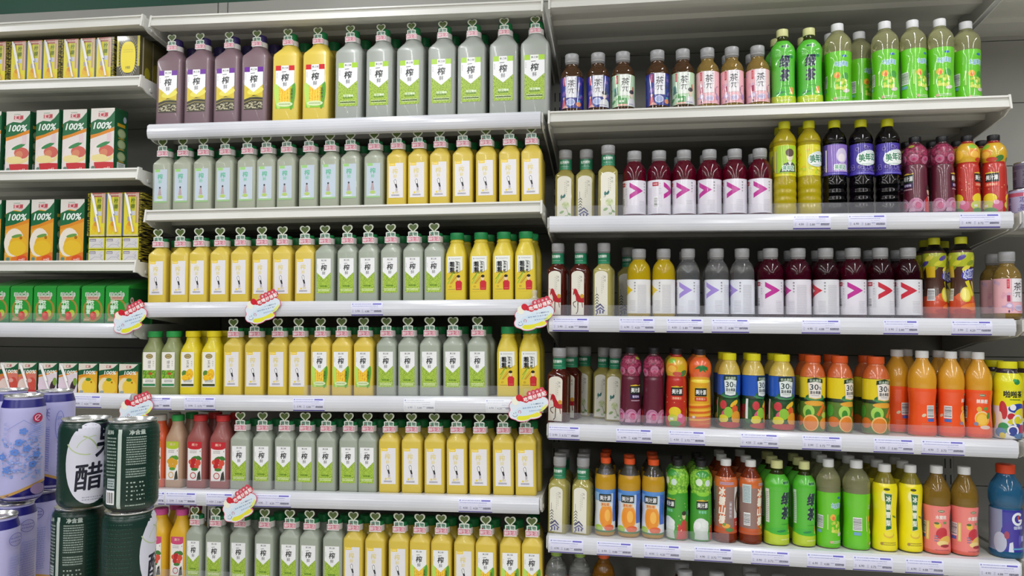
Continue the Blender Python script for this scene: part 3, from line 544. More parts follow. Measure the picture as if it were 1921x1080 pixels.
# green tea
GT = [(0, 29), (3, 33), (10, 34), (28, 34), (38, 32.6), (60, 31.6), (110, 31.8), (134, 32.6), (142, 33.6), (148, 33.4), (153, 34), (164, 33.4), (176, 29), (187, 20.5), (195, 15), (201, 14), (206, 14)]
a = Art(); F = full(34); a.rect(-F, 3, F, 188, '#52ba2e'); a.rect(-F, 3, F, 36, '#bcd22c'); a.ell(0, 40, 60, 10, '#4ab43a', 30); a.ell(-14, 40, 14, 3, '#2c8a4a', rot=0.1); a.ell(20, 45, 8, 11, '#e0963c'); a.ell(16, 38, 6, 4, '#c4da5a')
a.ell(0, 168, 17, 6, '#7ccc66'); a.text('康师傅', 0, 168, '#20305c', h=7, w=22, bold=0.03); a.ell(20, 140, 6, 5, '#2a8a50'); a.ell(0, 126, 15, 17, '#86cf74'); a.ell(0, 88, 13, 18, '#86cf74')
a.text('绿', -1, 126, '#1c2240', h=32, w=27, bold=0.06, shear=0.12); a.text('茶', -1, 88, '#1c2240', h=32, w=25, bold=0.06, shear=0.12); a.lines(-14, 14, [58], '#3f9a34', 2.5, 1, 2); a.lines(-16, 16, [18], '#e6eca0', 3, 1, 5); a.rect(-64, 60, -50, 150, '#dfe8dc'); a.lines(-62, -52, list(range(66, 146, 5)), '#6a8a6a', 1.6, 0.8, 4)
bottle('greentea', 'tea_bottle', GT, LIQ('#5a6418', 0.8), (203, 224, 16.3, '#dadc9a'), a, (3, 187), 'green tea bottle in bright green sleeve', 'green tea bottle')
# grape drink
GR = [(0, 31), (4, 34.4), (20, 35), (45, 34), (72, 32.4), (105, 33.2), (132, 34.8), (146, 35), (172, 35.4), (186, 33.4), (198, 26.5), (207, 18.5), (213, 14.8), (218, 14.2)]
a = Art(); F = full(35); a.rect(-F, 3, F, 148, '#66c61c'); a.ell(8, 134, 7, 3.4, '#2c66ae'); 
for i, ch in enumerate('水晶葡萄'): a.text(ch, -14 + i*9.6, 114 - (i % 2)*2, '#d8ecf4', h=13, w=8.6, bold=0.09); a.text(ch, -14 + i*9.6, 114 - (i % 2)*2, '#5a9ec0', h=12, w=8, bold=0.02)
a.ell(-12, 82, 9, 9, '#f0b23a'); a.ell(-10, 80, 5, 5, '#e87a3a'); a.ell(12, 78, 10, 11, '#3a9a2a')
rnd = random.Random(5)
for i in range(22): a.ell(-2 + rnd.uniform(-12, 14), 56 + rnd.uniform(-16, 14), 4.2, 4.2, ['#c6d84a', '#aacb3a', '#d8e06a'][i % 3], 12)
a.ell(12, 38, 10, 5, '#d6ccc4', rot=0.2); a.lines(-18, 18, [20, 16], '#d8eec4', 2.2, 0.9, 6); a.ell(-18, 18, 4, 4, '#d8a890'); a.bars(-66, 52, -42, 86, 6, horiz=True); a.rect(-64, 40, -46, 48, '#6ea6c8'); a.rect(-30, 50, -26, 90, '#b9dc7a')
bottle('grape', 'juice_drink_bottle', GR, LIQ('#f0f0b0', 0.8), (212, 233, 16.4, '#e9eaec'), a, (3, 148), 'grape drink bottle, lime green label, white cap', 'lime green grape bottle')
# square tea bottle with arched cream label
LF = [(0, 26, 7), (2, 27.3, 8), (4, 27.5, 8), (128, 27.5, 8), (134, 26.8, 9), (141, 23, 15), (147, 18.8, 18.8), (151, 17.8, 17.8), (188, 17.4, 17.4)]
def leaf_art(pic):
    a = Art(); w = 20.2; P = [(-w, 5), (w, 5), (w, 118)] + [(w*math.cos(t*PI/12), 118 + 11.5*math.sin(t*PI/12)) for t in range(1, 12)] + [(-w, 118)]
    a.poly(P, '#e9e6d8'); a.column('东方', 11.5, 117, 10, '#5a5450', 6.6, 0.0); a.column('无糖茶饮料零卡', 6.5, 117, 6, '#8c867e', 3.4, 0.0); a.column('原叶茶好味道自然', 1.8, 113, 6, '#a09a92', 3.2, 0.0)
    if pic == 'horse':
        c = '#b3202c'; a.poly([(-13, 76), (-7, 80), (-2, 76), (2, 66), (8, 58), (20, 54), (20, 40), (8, 40), (0, 42), (-5, 46), (-6, 56), (-9, 62), (-10, 66), (-13, 60), (-15, 64)], c); a.ell(14, 58, 6, 6, '#d09a34'); a.line([(-9, 79), (-15, 77), (-18, 80)], 1.4, '#d86a70')
        a.line([(-4, 44), (-14, 40), (-13, 32), (-6, 26)], 2.4, '#5a3c34'); a.line([(1, 42), (1, 24), (0, 14)], 2.8, '#5a2c28'); a.line([(0, 14), (-5, 8)], 2.4, '#4a3430'); a.line([(14, 40), (16, 26)], 2.4, '#7a2c2c')
    elif pic == 'tower':
        c = '#34346c'; a.line([(-15, 84), (-14.5, 66)], 0.9, '#3a3c3c')
        for i in range(5): a.poly([(-19, 60 - i*8), (-13, 66 - i*8), (-7.5, 60 - i*8), (-8, 58 - i*8), (-13, 63 - i*8), (-19, 58 - i*8)], '#3a4034')
        a.poly([(-18, 26), (-3, 38), (10, 26), (8, 23), (-3, 33), (-16, 23)], c); a.poly([(-18, 18), (-2, 28), (12, 18), (10, 15), (-2, 23), (-17, 15)], '#44448a'); a.rect(-14, 9, -10, 17, c); a.rect(-6, 9, -1, 20, '#4c4c8c'); a.rect(3, 10, 8, 17, c); a.rect(-17, 5, -13, 10, '#6a6aa0')
    else:
        a.poly([(-10, 62), (-2, 66), (-8, 76), (-11, 70)], '#3a7a72'); a.poly([(-1, 64), (4, 72), (2, 78), (-5, 70)], '#2f6a68'); a.line([(-12, 58), (-6, 62)], 1.2, '#3a6a6a')
        for i in range(9): a.ell(4 + 7*math.cos(i*0.7), 44 + 7*math.sin(i*0.7), 4, 4, ['#cdd6ac', '#bccb98', '#d8deb8'][i % 3], 10)
        a.ell(4, 44, 5, 5, '#c4cf9c'); a.line([(6, 36), (12, 22), (10, 10)], 1.2, '#6a8a4a'); a.ell(-7, 24, 7, 3.6, '#8cae70', rot=0.5); a.ell(15, 18, 5, 3, '#7aa05c', rot=-0.6); a.ell(6, 12, 4, 3, '#9ab87a')
    return a
def sleeve_art():
    a = Art(); F = full(19); a.rect(-F, 150, F, 180, '#1e7a54'); a.rect(-F, 150, F, 156, '#2f8c66')
    for i, ch in enumerate('东方树叶'): a.text(ch, -12 + i*7.6, 171, '#e4efe8', h=8.5, w=6.8, bold=0.05)
    a.lines(-14, 14, [159], '#9cc8b4', 1.6, 0.8, 3); return a
for key, pic, liq, desc, short in (('leafhorse', 'horse', ('#7a2a1e', .7), 'dark tea bottle, arched red-horse label', 'red horse tea bottle'), ('leaftower', 'tower', ('#e6da7c', .55), 'pale tea bottle, arched blue-pagoda label', 'pagoda tea bottle'), ('leafmint', 'mint', ('#e0d070', .58), 'pale tea bottle, arched butterfly-and-flower label', 'butterfly tea bottle')):
    kind(key, 'tea_bottle', 'bottle', desc, short, [('bottle_body', loft('bottle_body', LF, [LIQ(*liq)], k=5), []), ('cap', clear_cap(188, 209, 19.4), []), ('label', leaf_art(pic).build('label', on_flat(27.5), smooth=False), []), ('neck_sleeve', wrap(sleeve_art(), 'neck_sleeve', lambda z: 18.6, 19, 150, 180, 15), [])])
# vitamin water
VP = [(0, 29), (2, 32), (6, 33.6), (10, 34), (104, 34), (118, 33.9), (132, 33), (143, 30.4), (151, 26), (157, 21), (161, 18.4), (170, 17.8)]
def vit_art(col, body):
    a = Art(); F = full(34); a.rect(-F, 10.5, F, 105, body); 
    a.poly([(-21, 99), (20, 75.5), (-21, 52), (-21, 65), (-4, 75.5), (-21, 86)], col)
    a.column('维他命水', 26, 100, 8, '#3c3c44', 4.6, 0.02); a.lines(8, 28, list(range(18, 50, 4)), '#a9a8b4', 1.0, 0.8, 3); a.rect(-54, 88, -36, 99, '#b4283c'); a.lines(-51, -39, [93.5], '#ecc0c4', 3.2, 0.7, 2); a.bars(-50, 28, -38, 58, 8, horiz=True); a.lines(-36, -26, list(range(30, 84, 4)), '#b4b3bc', 1.0, 0.8, 5); a.column('强化营养饮', -32, 98, 7, '#80808a', 3.4, 0.0); a.lines(-70, -56, list(range(14, 84, 3)), '#b0afb8', 0.9, 0.7, 6); a.lines(34, 60, list(range(14, 90, 3)), '#b0afb8', 0.9, 0.7, 7)
    return a
for key, col, body, liq, desc, short in (('vitred', '#bc2a92', '#e3dee8', LIQ('#b40e46', 0.86), 'crimson vitamin water bottle with magenta arrow', 'magenta-arrow bottle'), ('vitmag', '#c03294', '#e6e1ea', LIQ('#86103c', 0.86), 'maroon vitamin water bottle with magenta arrow', 'magenta-arrow bottle'),
    ('vitredv', '#c6283c', '#e2e1e6', LIQ('#600c28', 0.88), 'dark vitamin water bottle with red arrow', 'red-arrow bottle'), ('vityellow', '#e4c418', '#e6e5e4', LIQ('#dcbc1a', 0.4), 'yellow vitamin water bottle with yellow arrow', 'yellow-arrow bottle'), ('vitclear', '#a48cd8', '#e4e6f0', LIQ('#f2f4f6', 0.93), 'clear vitamin water bottle with lavender arrow', 'lavender-arrow bottle')):
    bottle(key, 'vitamin_water_bottle', VP, liq, None, vit_art(col, body), (10, 105), desc, short, vstep=12, capmesh=clear_cap(170, 192, 20.3))
# citrus and grape soda
SD = [(0, 27), (3, 31), (10, 32.4), (24, 32.6), (34, 31.4), (44, 32.8), (54, 31.4), (64, 32.8), (74, 31.4), (84, 32.8), (96, 32), (108, 31.2), (198, 31.2), (206, 32.4), (214, 31.8), (225, 27.5), (235, 20), (243, 14.6), (250, 14)]
def soda_art(purple, fig):
    a = Art(); F = full(31.2); a.rect(-F, 111, F, 196, '#4a3aa8' if purple else '#e4de20'); rnd = random.Random(9)
    for i in range(95):
        x, y = rnd.uniform(-F, F), rnd.uniform(116, 190); r = rnd.uniform(2.5, 5)
        if purple: a.ell(x, y, r+1.4, r+1.4, '#8a78d0', 10); a.ell(x, y, r, r, '#2a1c70', 10)
        else: a.ell(x, y, r*1.4, r, ['#efe648', '#c6d83a', '#e9c828'][i % 3], 10)
    if purple: a.rect(-F, 111, F, 119, '#3c2ca0'); a.lines(-26, 26, [115], '#8a80d0', 2.4, 0.7, 5)
    if fig:
        a.rect(-28, 119, 28, 194, '#8a6cc0' if purple else '#a8d028')
        if purple: a.ell(8, 164, 15, 20, '#d4c8e4'); a.ell(7, 158, 9, 11, '#ece2ea'); a.poly([(-12, 120), (26, 120), (22, 140), (8, 146), (-4, 140)], '#b8a4d4')
        else: a.poly([(-20, 121), (26, 121), (24, 142), (10, 150), (-8, 144)], '#3a4a3c'); a.ell(8, 164, 9, 13, '#e6d8c4'); a.ell(8, 174, 12, 11, '#5c4638'); a.poly([(2, 150), (14, 150), (8, 136)], '#e8e8dc')
        a.text('美年达', 4, 132, '#e4f2e8', h=15, w=32, bold=0.12); a.text('美年达', 4, 132, '#2f8a62', h=13, w=29, bold=0.02); a.rect(-34, 120, -30, 180, '#d4ccdc')
    else:
        a.ell(3, 156, 30, 21, '#dce6e6', rot=0.25); a.ell(6, 150, 26, 14, '#eef2f0', rot=0.2); a.text('美年达', 2, 158, '#f2f6f2', h=24, w=48, bold=0.1, rot=0.15); a.text('美年达', 2, 158, '#1f7a50', h=21, w=45, bold=0.04, rot=0.15); a.lines(-14, 18, [139], '#8ab0a0', 2, 0.8, 4)
    return a
for key, pu, fig, liq, desc, short in (('sodayellowfig', 0, 1, LIQ('#d6c21e', 0.4), 'tall yellow soda bottle, label with dark-haired figure', 'yellow figure soda bottle'), ('sodayellow', 0, 0, LIQ('#d6c21e', 0.4), 'tall yellow soda bottle, label with green lettering', 'yellow lettered soda bottle'), ('sodapurplefig', 1, 1, LIQ('#1a0c20'), 'tall black soda bottle, violet label with pale-haired figure', 'violet figure soda bottle'), ('sodapurple', 1, 0, LIQ('#1a0c20'), 'tall black soda bottle, green-lettered violet label', 'violet lettered soda bottle')):
    bottle(key, 'soda_bottle', SD, liq, (245, 266, 16.5, '#d4d41c'), soda_art(pu, fig), (111, 196), desc, short, vstep=30)
# bulb-topped fruit drinks in full sleeves
BU = [(0, 26), (3, 29), (10, 29.8), (40, 30), (86, 29), (124, 28), (134, 26.4), (140, 27), (150, 29.6), (160, 30.2), (172, 29.5), (183, 25.4), (191, 18.6), (196, 14.4), (202, 14)]
def bulb_art(k):
    a = Art(); F = full(30.5); bg = {'grape': '#5c1a2e', 'red': '#b82c1e', 'orange': '#e0a420', 'green': '#3f9a2c'}[k]; a.rect(-F, 2, F, 192, bg); rnd = random.Random(ord(k[0]))
    if k == 'grape':
        a.rect(-F, 136, F, 192, 'berries')
        for u in (-80, -48, -16, 16, 48, 80): a.ell(u+2, 150 + rnd.uniform(-4, 6), 12, 11, '#b8748e'); a.ell(u+2, 150, 7, 6, '#c2567e'); a.ell(u+2, 150, 3, 3, '#a83060'); a.arc(u+2, 150, 9, 9, 1.2, 30, 150, '#8a4462'); a.arc(u+2, 151, 6, 6, 1.2, 200, 330, '#7a2a50')
        for u in (-84, -50, -14, 22, 58): a.ell(u, 26, 19, 20, '#b87898', rot=0.3); a.ell(u+4, 27, 13, 14, '#c890ac'); a.ell(u+5, 26, 8, 9, '#c8487c'); a.ell(u - 10, 12, 8, 7, '#c89cb4'); a.arc(u + 2, 27, 14, 14, 1.4, 20, 160, '#9a4a72'); a.arc(u + 4, 26, 10, 11, 1.4, 190, 330, '#8c3a64'); a.arc(u + 5, 27, 5, 6, 1.4, 30, 220, '#8c2a58')
        a.rect(-F, 2, F, 9, '#5a3a5c'); a.ell(10, 186, 10, 4, '#9a9a3a')
    elif k in ('red', 'orange'):
        if k == 'red':
            a.rect(-F, 140, F, 192, '#d8aa24'); a.ell(-16, 162, 16, 12, '#e48a2c'); a.ell(-16, 160, 13, 9, '#f0ba4a'); a.ell(14, 158, 14, 14, '#cfae20'); a.ell(20, 148, 12, 8, '#3f7a38', rot=0.4); a.ell(0, 146, 14, 6, '#c8402c'); a.ell(-18, 182, 14, 6, '#8cc038'); a.ell(-60, 160, 16, 14, '#f0c030'); a.ell(60, 160, 16, 14, '#e8b428'); a.ell(50, 146, 10, 6, '#3f7a38')
            for u in (-64, -6, 52): a.ell(u, 42, 18, 14, '#e8cc2c'); a.ell(u - 6, 24, 16, 12, '#c6cc3a'); a.ell(u + 20, 22, 14, 12, '#d2487a', rot=0.6); a.ell(u + 16, 32, 7, 6, '#e8a0bc'); a.ell(u, 10, 18, 8, '#4f8a3a'); a.rect(u - 14, 20, u - 4, 26, '#e8e4d8')
        else:
            a.rect(-F, 138, F, 192, '#e4622a'); a.ell(0, 132, 40, 8, '#e0a420'); a.poly([(-20, 160), (-8, 170), (4, 172), (18, 166), (20, 156), (10, 160), (14, 150), (4, 158), (-4, 152), (-6, 162)], '#2c7a3c'); a.ell(0, 128, 34, 5, '#f0d84a')
            for v in (18, 30, 44, 58): a.ell(rnd.uniform(-20, 20), v, 60, 4.5, '#d8641e', 24, 0.06); a.ell(rnd.uniform(-30, 30), v + 5, 50, 3, '#f0b83a', 24, 0.06)
            a.rect(-F, 2, F, 12, '#e2561e'); a.rect(-24, 26, -16, 33, '#dcdcd0')
        for i in range(16): a.ell(rnd.uniform(-F, F), rnd.uniform(60, 130), 1.6, 1.6, '#e8a078' if k == 'red' else '#ecc85a', 8)
    else:
        a.rect(-F, 128, F, 192, 'grapes'); a.ell(-10, 160, 9, 10, '#dcecd4'); a.ell(14, 158, 8, 9, '#cfe4dc'); a.ell(2, 128, 20, 6, '#8ccc3c'); a.ell(0, 182, 22, 8, '#3a9a3a')
        a.ell(-4, 38, 22, 26, '#dfe6e2'); a.ell(-14, 44, 10, 10, '#eef2f0'); a.ell(8, 48, 10, 10, '#e6ece8'); a.poly([(-22, 6), (18, 6), (14, 30), (-20, 30)], '#ccd6cc')
        a.poly([(30, 4), (56, 4), (54, 50), (42, 58), (34, 46)], '#c83a34'); a.ell(44, 66, 6, 9, '#e4cfa8'); a.ell(44, 74, 7, 6, '#3a2c24'); a.arc(62, 74, 10, 10, 1.6, 0, 360, '#4a7a6a'); a.ell(62, 74, 7, 7, '#6a9a8a'); a.poly([(22, 4), (30, 4), (34, 40), (26, 46)], '#c83a34')
        for i in range(14): a.ell(rnd.uniform(20, 90), rnd.uniform(20, 110), 1.4, 1.4, '#c8e09a', 8)
    py = 98; pw = 17
    a.poly([(-pw, py + 13), (0, py + 15.5), (pw*0.5, py + 12.5), (pw, py + 15), (pw, py + 12), (-pw, py + 10)], '#dcb832'); a.rect(-pw, py - 11, pw, py + 11, '#18241c'); a.text('美汁源', 0, py, '#e4e4e2', h=13, w=29, bold=0.04)
    if k == 'grape': a.rect(-pw, py - 24, pw*0.9, py - 12, '#2c1a4a'); a.text('葡萄味', 0, py - 18, '#d8c8e8', h=7, w=22); a.lines(-14, 14, [py - 29], '#c8a8b8', 3, 0.8, 3)
    elif k == 'green': a.text('青葡萄', 0, py - 18, '#7cd0a0', h=8, w=22, bold=0.04)
    else: a.rect(-pw, py - 24, pw, py - 13, '#d23a28'); a.text('热带果汁', 0, py - 18.5, '#f0c8a0', h=6.5, w=26)
    if k in ('grape', 'red'):
        c = 62 if k == 'grape' else 56
        a.poly([(c - 18, 8), (c + 16, 8), (c + 15, 40), (c + 4, 52), (c - 8, 52), (c - 17, 40)], '#c4281e' if k == 'red' else '#c22a22'); a.ell(c - 2, 64, 8, 11, '#e4c4a8'); a.ell(c - 3, 73, 9, 7, '#3a2c26'); a.poly([(c - 6, 50), (c + 2, 50), (c - 2, 34)], '#e8e4e0')
    return a
for key, k, liq, desc, short in (('grapebulb', 'grape', '#4a1020', 'maroon berry drink bottle with rose-printed label', 'maroon rose-label bottle'), ('redbulb', 'red', '#a02010', 'red tropical drink bottle with fruit-printed top', 'red tropical bottle'), ('orangebulb', 'orange', '#c86a10', 'amber citrus drink bottle with tangerine-printed top', 'tangerine-top bottle'), ('greenbulb', 'green', '#3a6a20', 'green grape drink bottle with grape-printed top', 'green grape bottle')):
    bottle(key, 'juice_drink_bottle', BU, SHINY(liq), (199, 215, 15.2, '#1c1a1e'), bulb_art(k), (2, 192), desc, short, Rr=30.5, vstep=3)
# lemon iced tea
IT = [(0, 28), (3, 33), (12, 35), (24, 35), (50, 33), (80, 29.6), (102, 28.6), (124, 30), (148, 33), (164, 34), (178, 32.4), (189, 25.5), (197, 17.6), (203, 14.8), (206, 14.6)]
a = Art(); F = full(35); a.rect(-F, 3, F, 184, '#4a2a1c'); a.rect(-F, 3, F, 62, '#c8421a'); a.ell(0, 60, 40, 14, '#d4602a'); a.rect(-F, 140, F, 178, '#b4bc28')
for i in range(14): a.ell(-90 + i*14, 150 + 14*((i*7) % 3 - 1), 14, 6, ['#d4d23a', '#5a4aa0', '#e4d84a', '#8a9a2a'][i % 4], 14, 0.4)
a.ell(8, 120, 30, 15, '#4a44a8', rot=0.2); a.text('冰红茶', 8, 121, '#e6e8f4', h=23, w=46, bold=0.08, rot=0.12); a.text('冰红茶', 8, 121, '#3c4ab4', h=20, w=42, bold=0.02, rot=0.12); a.poly([(-10, 100), (4, 104), (22, 66), (12, 60)], '#d8cc2a'); a.poly([(14, 102), (24, 100), (30, 60), (24, 58)], '#e4c23a'); a.ell(-8, 66, 17, 20, '#d8c82c'); a.ell(-8, 66, 13, 16, '#ecdf6a')
a.ell(10, 34, 34, 10, '#e0772a', rot=0.1); a.ell(-20, 22, 26, 7, '#a82c14'); a.rect(-F, 3, F, 16, '#a03418'); a.poly([(24, 70), (36, 96), (30, 120), (24, 90)], '#c4c8d8'); a.bars(-70, 50, -46, 82, 4, horiz=True); a.rect(-74, 112, -44, 142, '#d8b41c')
bottle('icetea', 'tea_bottle', IT, LIQ('#4a1c10'), (202, 221, 17.2, '#d0d028'), a, (3, 184), 'waisted lemon iced tea bottle with yellow cap', 'iced tea bottle')
# thirty percent mixed juice
MX = [(0, 30), (3, 33.4), (10, 34.4), (60, 34.2), (74, 33.6), (80, 32.8), (88, 33), (94, 34.2), (144, 34.4), (150, 33.8), (164, 31), (176, 25.4), (183, 20.8), (188, 20)]
def mix_art(top, fruit):
    a = Art(); F = full(34.4); a.rect(-F, 2, F, 148, '#12301c'); a.rect(-F, 92, F, 147, top); a.ell(0, 94, 26, 10, '#1f6a3c'); a.ell(0, 90, 30, 5, '#2f8a4e'); a.rect(-F, 2, F, 82, '#1f4a24' if fruit == 'blue' else '#5a7a2c')
    if fruit == 'blue':
        for o in (-108, 0, 108): a.ell(o - 22, 66, 11, 12, '#c83c44'); a.ell(o - 18, 40, 9, 14, '#d85a7a', rot=-0.4); a.ell(o + 12, 70, 15, 6, '#e8b82c', rot=0.6); a.ell(o + 14, 52, 10, 14, '#d8562c'); a.ell(o - 6, 46, 13, 15, '#8cc03c'); a.ell(o + 20, 32, 17, 18, '#e09a2a'); a.ell(o - 22, 28, 16, 11, '#dcd03a'); a.ell(o, 12, 40, 8, '#b8382c'); a.ell(o - 46, 40, 12, 22, '#2c6a34'); a.ell(o + 46, 50, 12, 20, '#8a2c2c')
        a.rect(-54, 30, -46, 84, '#e4e4e4')
    else:
        for o in (-108, 0, 108): a.ell(o - 18, 56, 16, 18, '#a6d25a'); a.ell(o - 18, 50, 8, 12, '#3f8a2c'); a.ell(o, 78, 30, 7, '#e0a234'); a.line([(o + 6, 46), (o + 26, 76)], 8, '#e0702a'); a.line([(o + 16, 44), (o + 34, 70)], 6, '#d8601e'); a.ell(o + 28, 46, 9, 9, '#b4d45a'); a.ell(o + 26, 24, 14, 16, '#e8962c'); a.ell(o - 12, 26, 21, 22, '#f2c070'); a.ell(o - 12, 25, 18, 19, '#e4852a'); a.ell(o - 48, 30, 16, 14, '#d8762a'); a.ell(o + 50, 60, 12, 16, '#4a9a34')
    w = 19; edge = '#2c3a8c' if fruit == 'blue' else '#e8c87a'
    a.poly([(-w - 1.5, 146), (w + 1.5, 146), (w - 2, 92), (0, 89), (-w + 2, 92)], '#1c2c5a' if fruit == 'blue' else '#e4c45a'); a.poly([(-w, 140), (w, 140), (w - 3.5, 94), (0, 91.5), (-w + 3.5, 94)], '#dfe8e4' if fruit == 'blue' else '#ece4dc')
    a.poly([(-w - 2, 132), (-w - 1, 143), (0, 147), (w + 1, 143), (w + 2, 132), (0, 136)], '#1c3424'); a.text('农夫果园', 0, 139, '#c8d8bc', h=7, w=30, bold=0.03); a.text('30', -3, 121.5, '#1c3038', h=15, w=22, bold=0.02); a.text('%', 13, 119, '#3a4a50', h=8); a.text('混合果蔬', 0, 107, '#2c343c', h=8.5, w=28, bold=0.03); a.lines(-10, 10, [99], '#9a9aa0', 1.6, 0.8, 4)
    return a
bottle('mixblue', 'juice_drink_bottle', MX, SHINY('#c9ae4c'), (187, 206, 21.6, '#e0d81c'), mix_art('#2256b8', 'blue'), (2, 147), 'mixed juice bottle, blue label, yellow cap', 'blue mixed juice bottle')
bottle('mixorange', 'juice_drink_bottle', MX, SHINY('#c8602a'), (187, 206, 21.6, '#d4551e'), mix_art('#e4cc1c', 'orange'), (2, 147), 'mixed juice bottle, yellow label, orange cap', 'yellow mixed juice bottle')
# waisted orange and peach drinks
OW = [(0, 30), (3, 34.4), (12, 35.4), (40, 34.4), (66, 32.6), (84, 32.4), (106, 34), (120, 35.4), (126, 34.8), (140, 35.8), (156, 35.2), (174, 31), (190, 22), (200, 16.2), (206, 14.6), (210, 14.4)]
def waist_art(bg, peach):
    a = Art(); F = full(35.4); a.rect(-F, 3, F, 126, bg); a.rect(-F, 3, F, 12, '#e66a58' if peach else '#e0482a'); a.ell(0, 113, 9, 3.4, '#6a7a5c'); a.lines(-6, 6, [113], '#d8d4b4', 2, 0.6, 2)
    t = '水蜜桃' if peach else '鲜果橙'; a.text(t, 0, 97, '#f4e4dc', h=10, w=30, bold=0.05)
    if peach: a.ell(-10, 76, 9, 8, '#e8c040'); a.ell(-12, 81, 7, 3, '#4a6a2c'); a.ell(2, 56, 17, 14, '#c83a44', rot=0.5); a.ell(12, 38, 18, 11, '#e8ba5a', rot=0.3); a.ell(4, 30, 16, 7, '#f0d48a'); a.ell(10, 24, 13, 4, '#a02c34'); a.lines(-18, -8, [36, 42, 48], '#5a7aa0', 3, 1.2, 3); a.rect(6, 80, 16, 86, '#6a9a5a'); a.lines(-16, 22, [13], '#b8505a', 2.2, 0.8, 5); a.rect(-42, 36, -33, 84, '#e4c87a'); a.line([(-37.5, 40), (-37.5, 80)], 3, '#f0e0b0')
    else: a.ell(0, 52, 20, 20, '#ecd2a4'); a.ell(0, 50, 18.5, 18.5, '#f0b02c'); a.ell(0, 50, 14, 14, '#f4c450'); a.ell(10, 78, 6, 5, '#6a9a4a'); a.ell(-8, 76, 7, 7, '#e8b448'); a.ell(18, 60, 5, 9, '#5a8a3c', rot=-0.4); a.ell(8, 30, 14, 5, '#e6c8b8'); a.ell(-16, 38, 6, 5, '#8a8aa8')
    a.bars(-66, 50, -44, 82, 7, horiz=True); a.rect(-64, 40, -46, 48, '#4a6ab8'); a.ell(-74, 56, 6, 4, '#d8c8a8', rot=0.5); a.lines(-80, -44, [30, 26, 34], '#d88a6a', 1.6, 1, 6)
    return a
bottle('orangewaist', 'juice_drink_bottle', OW, SHINY('#d89a24'), (206, 225, 16.6, '#e4e4e4'), waist_art('#f0551e', 0), (3, 126), 'orange drink bottle, red-orange label, white cap', 'red-orange drink bottle')
bottle('peach', 'juice_drink_bottle', OW, LIQ('#b8903a', 0.6), (207, 227, 16.6, '#e4e4e4'), waist_art('#ef827a', 1), (3, 126), 'peach drink bottle, salmon pink label, white cap', 'salmon peach bottle')
# fruit tea in bright yellow sleeve
PA = [(0, 31), (3, 35), (12, 36.6), (70, 36.4), (110, 36), (120, 35.2), (128, 36.2), (146, 36.6), (158, 34.4), (168, 30.4), (175, 26), (180, 23.6), (188, 23)]
a = Art(); F = full(36.6); a.rect(-F, 2, F, 172, '#e6e01c'); a.rect(-F, 2, F, 86, '#e4e4e8'); a.ell(10, 150, 9, 7, '#2f8a4a', rot=0.3); a.ell(4, 154, 6, 4, '#3fa05a')
for i, ch in enumerate('啪啪茶'): a.text(ch, -17 + i*18, 118, '#20241c', h=17, w=15.5, bold=0.05)
a.lines(-10, 20, [104], '#5a7a20', 3, 0.6, 3)
for (x, y, rx, ry, c, r) in [(-26, 76, 10, 24, '#c4383c', 0.1), (-34, 52, 6, 20, '#e8dcc8', 0), (12, 82, 26, 12, '#2c44a0', 0.1), (-2, 84, 8, 8, '#e8e8ec', 0.5), (22, 66, 22, 16, '#ded42a', 0.2), (-6, 60, 10, 9, '#c02834', 0), (10, 50, 26, 9, '#d8cc28', 0.2), (-26, 30, 14, 14, '#3f9a5a', 0.3), (-34, 18, 14, 12, '#4a86b8', 0), (4, 26, 22, 16, '#3c4c98', 0.3), (26, 28, 14, 12, '#b42c50', -0.2), (-28, 10, 8, 8, '#e0cc3a', 0), (18, 10, 18, 8, '#5a80b0', 0), (-70, 50, 24, 30, '#d8c83a', 0), (70, 40, 24, 30, '#4a6ab0', 0)]: a.ell(x, y, rx, ry, c, 18, r)
a.arc(10, 50, 14, 16, 4.5, 20, 250, '#e8e8ee'); a.arc(-2, 24, 15, 14, 4.5, -40, 230, '#eceaf0'); a.text('茶', 24, 8, '#2c4a6a', h=10)
bottle('papa', 'tea_bottle', PA, SHINY('#2c1c30'), (184, 202, 25, '#e4de1c'), a, (2, 172), 'fruit tea bottle in bright yellow sleeve', 'yellow-sleeved tea bottle')
# orange pulp drink
PU = [(0, 25), (3, 29.4), (10, 30.8), (36, 30.6), (74, 29.4), (108, 31), (122, 30.6), (132, 31.6), (150, 31.8), (164, 29.6), (177, 23.6), (188, 16.6), (194, 14.2), (200, 13.8)]
a = Art(); F = full(31); a.rect(-F, 12, F, 128, '#dfe4ec')
for o in (-97, 0, 97): a.rect(o - 46, 104, o + 46, 128, '#4f8ad0'); a.ell(o - 30, 108, 22, 12, '#8ab4e0'); a.ell(o + 26, 104, 24, 14, '#c4d8ee'); a.ell(o + 4, 56, 22, 34, '#f0a02c', 22); a.ell(o + 4, 56, 18, 29, '#ec9222', 22); a.ell(o + 8, 58, 9, 16, '#f4b64c'); a.ell(o - 20, 22, 14, 10, '#a8cc3c'); a.ell(o + 14, 24, 16, 9, '#e2602a')
a.rect(-F, 12, F, 17, '#3f7a3a'); a.rect(26, 40, 46, 120, '#3a66c0'); a.rect(-19, 95, 19, 116, '#14221a'); a.text('美汁源', 0, 105.5, '#dcdce0', h=13, w=32, bold=0.04); a.rect(-14, 82, 15, 93, '#e8c890'); a.text('果粒橙', 0, 87.5, '#d0621c', h=8, w=24, bold=0.03)
bottle('pulp', 'juice_drink_bottle', PU, (LIQ('#e2ae2c', 0.35), LIQ('#f2ead0', 0.95), 169), (197, 212, 15.2, '#e0531c'), a, (12, 128), 'orange pulp drink bottle with orange cap', 'orange pulp bottle')
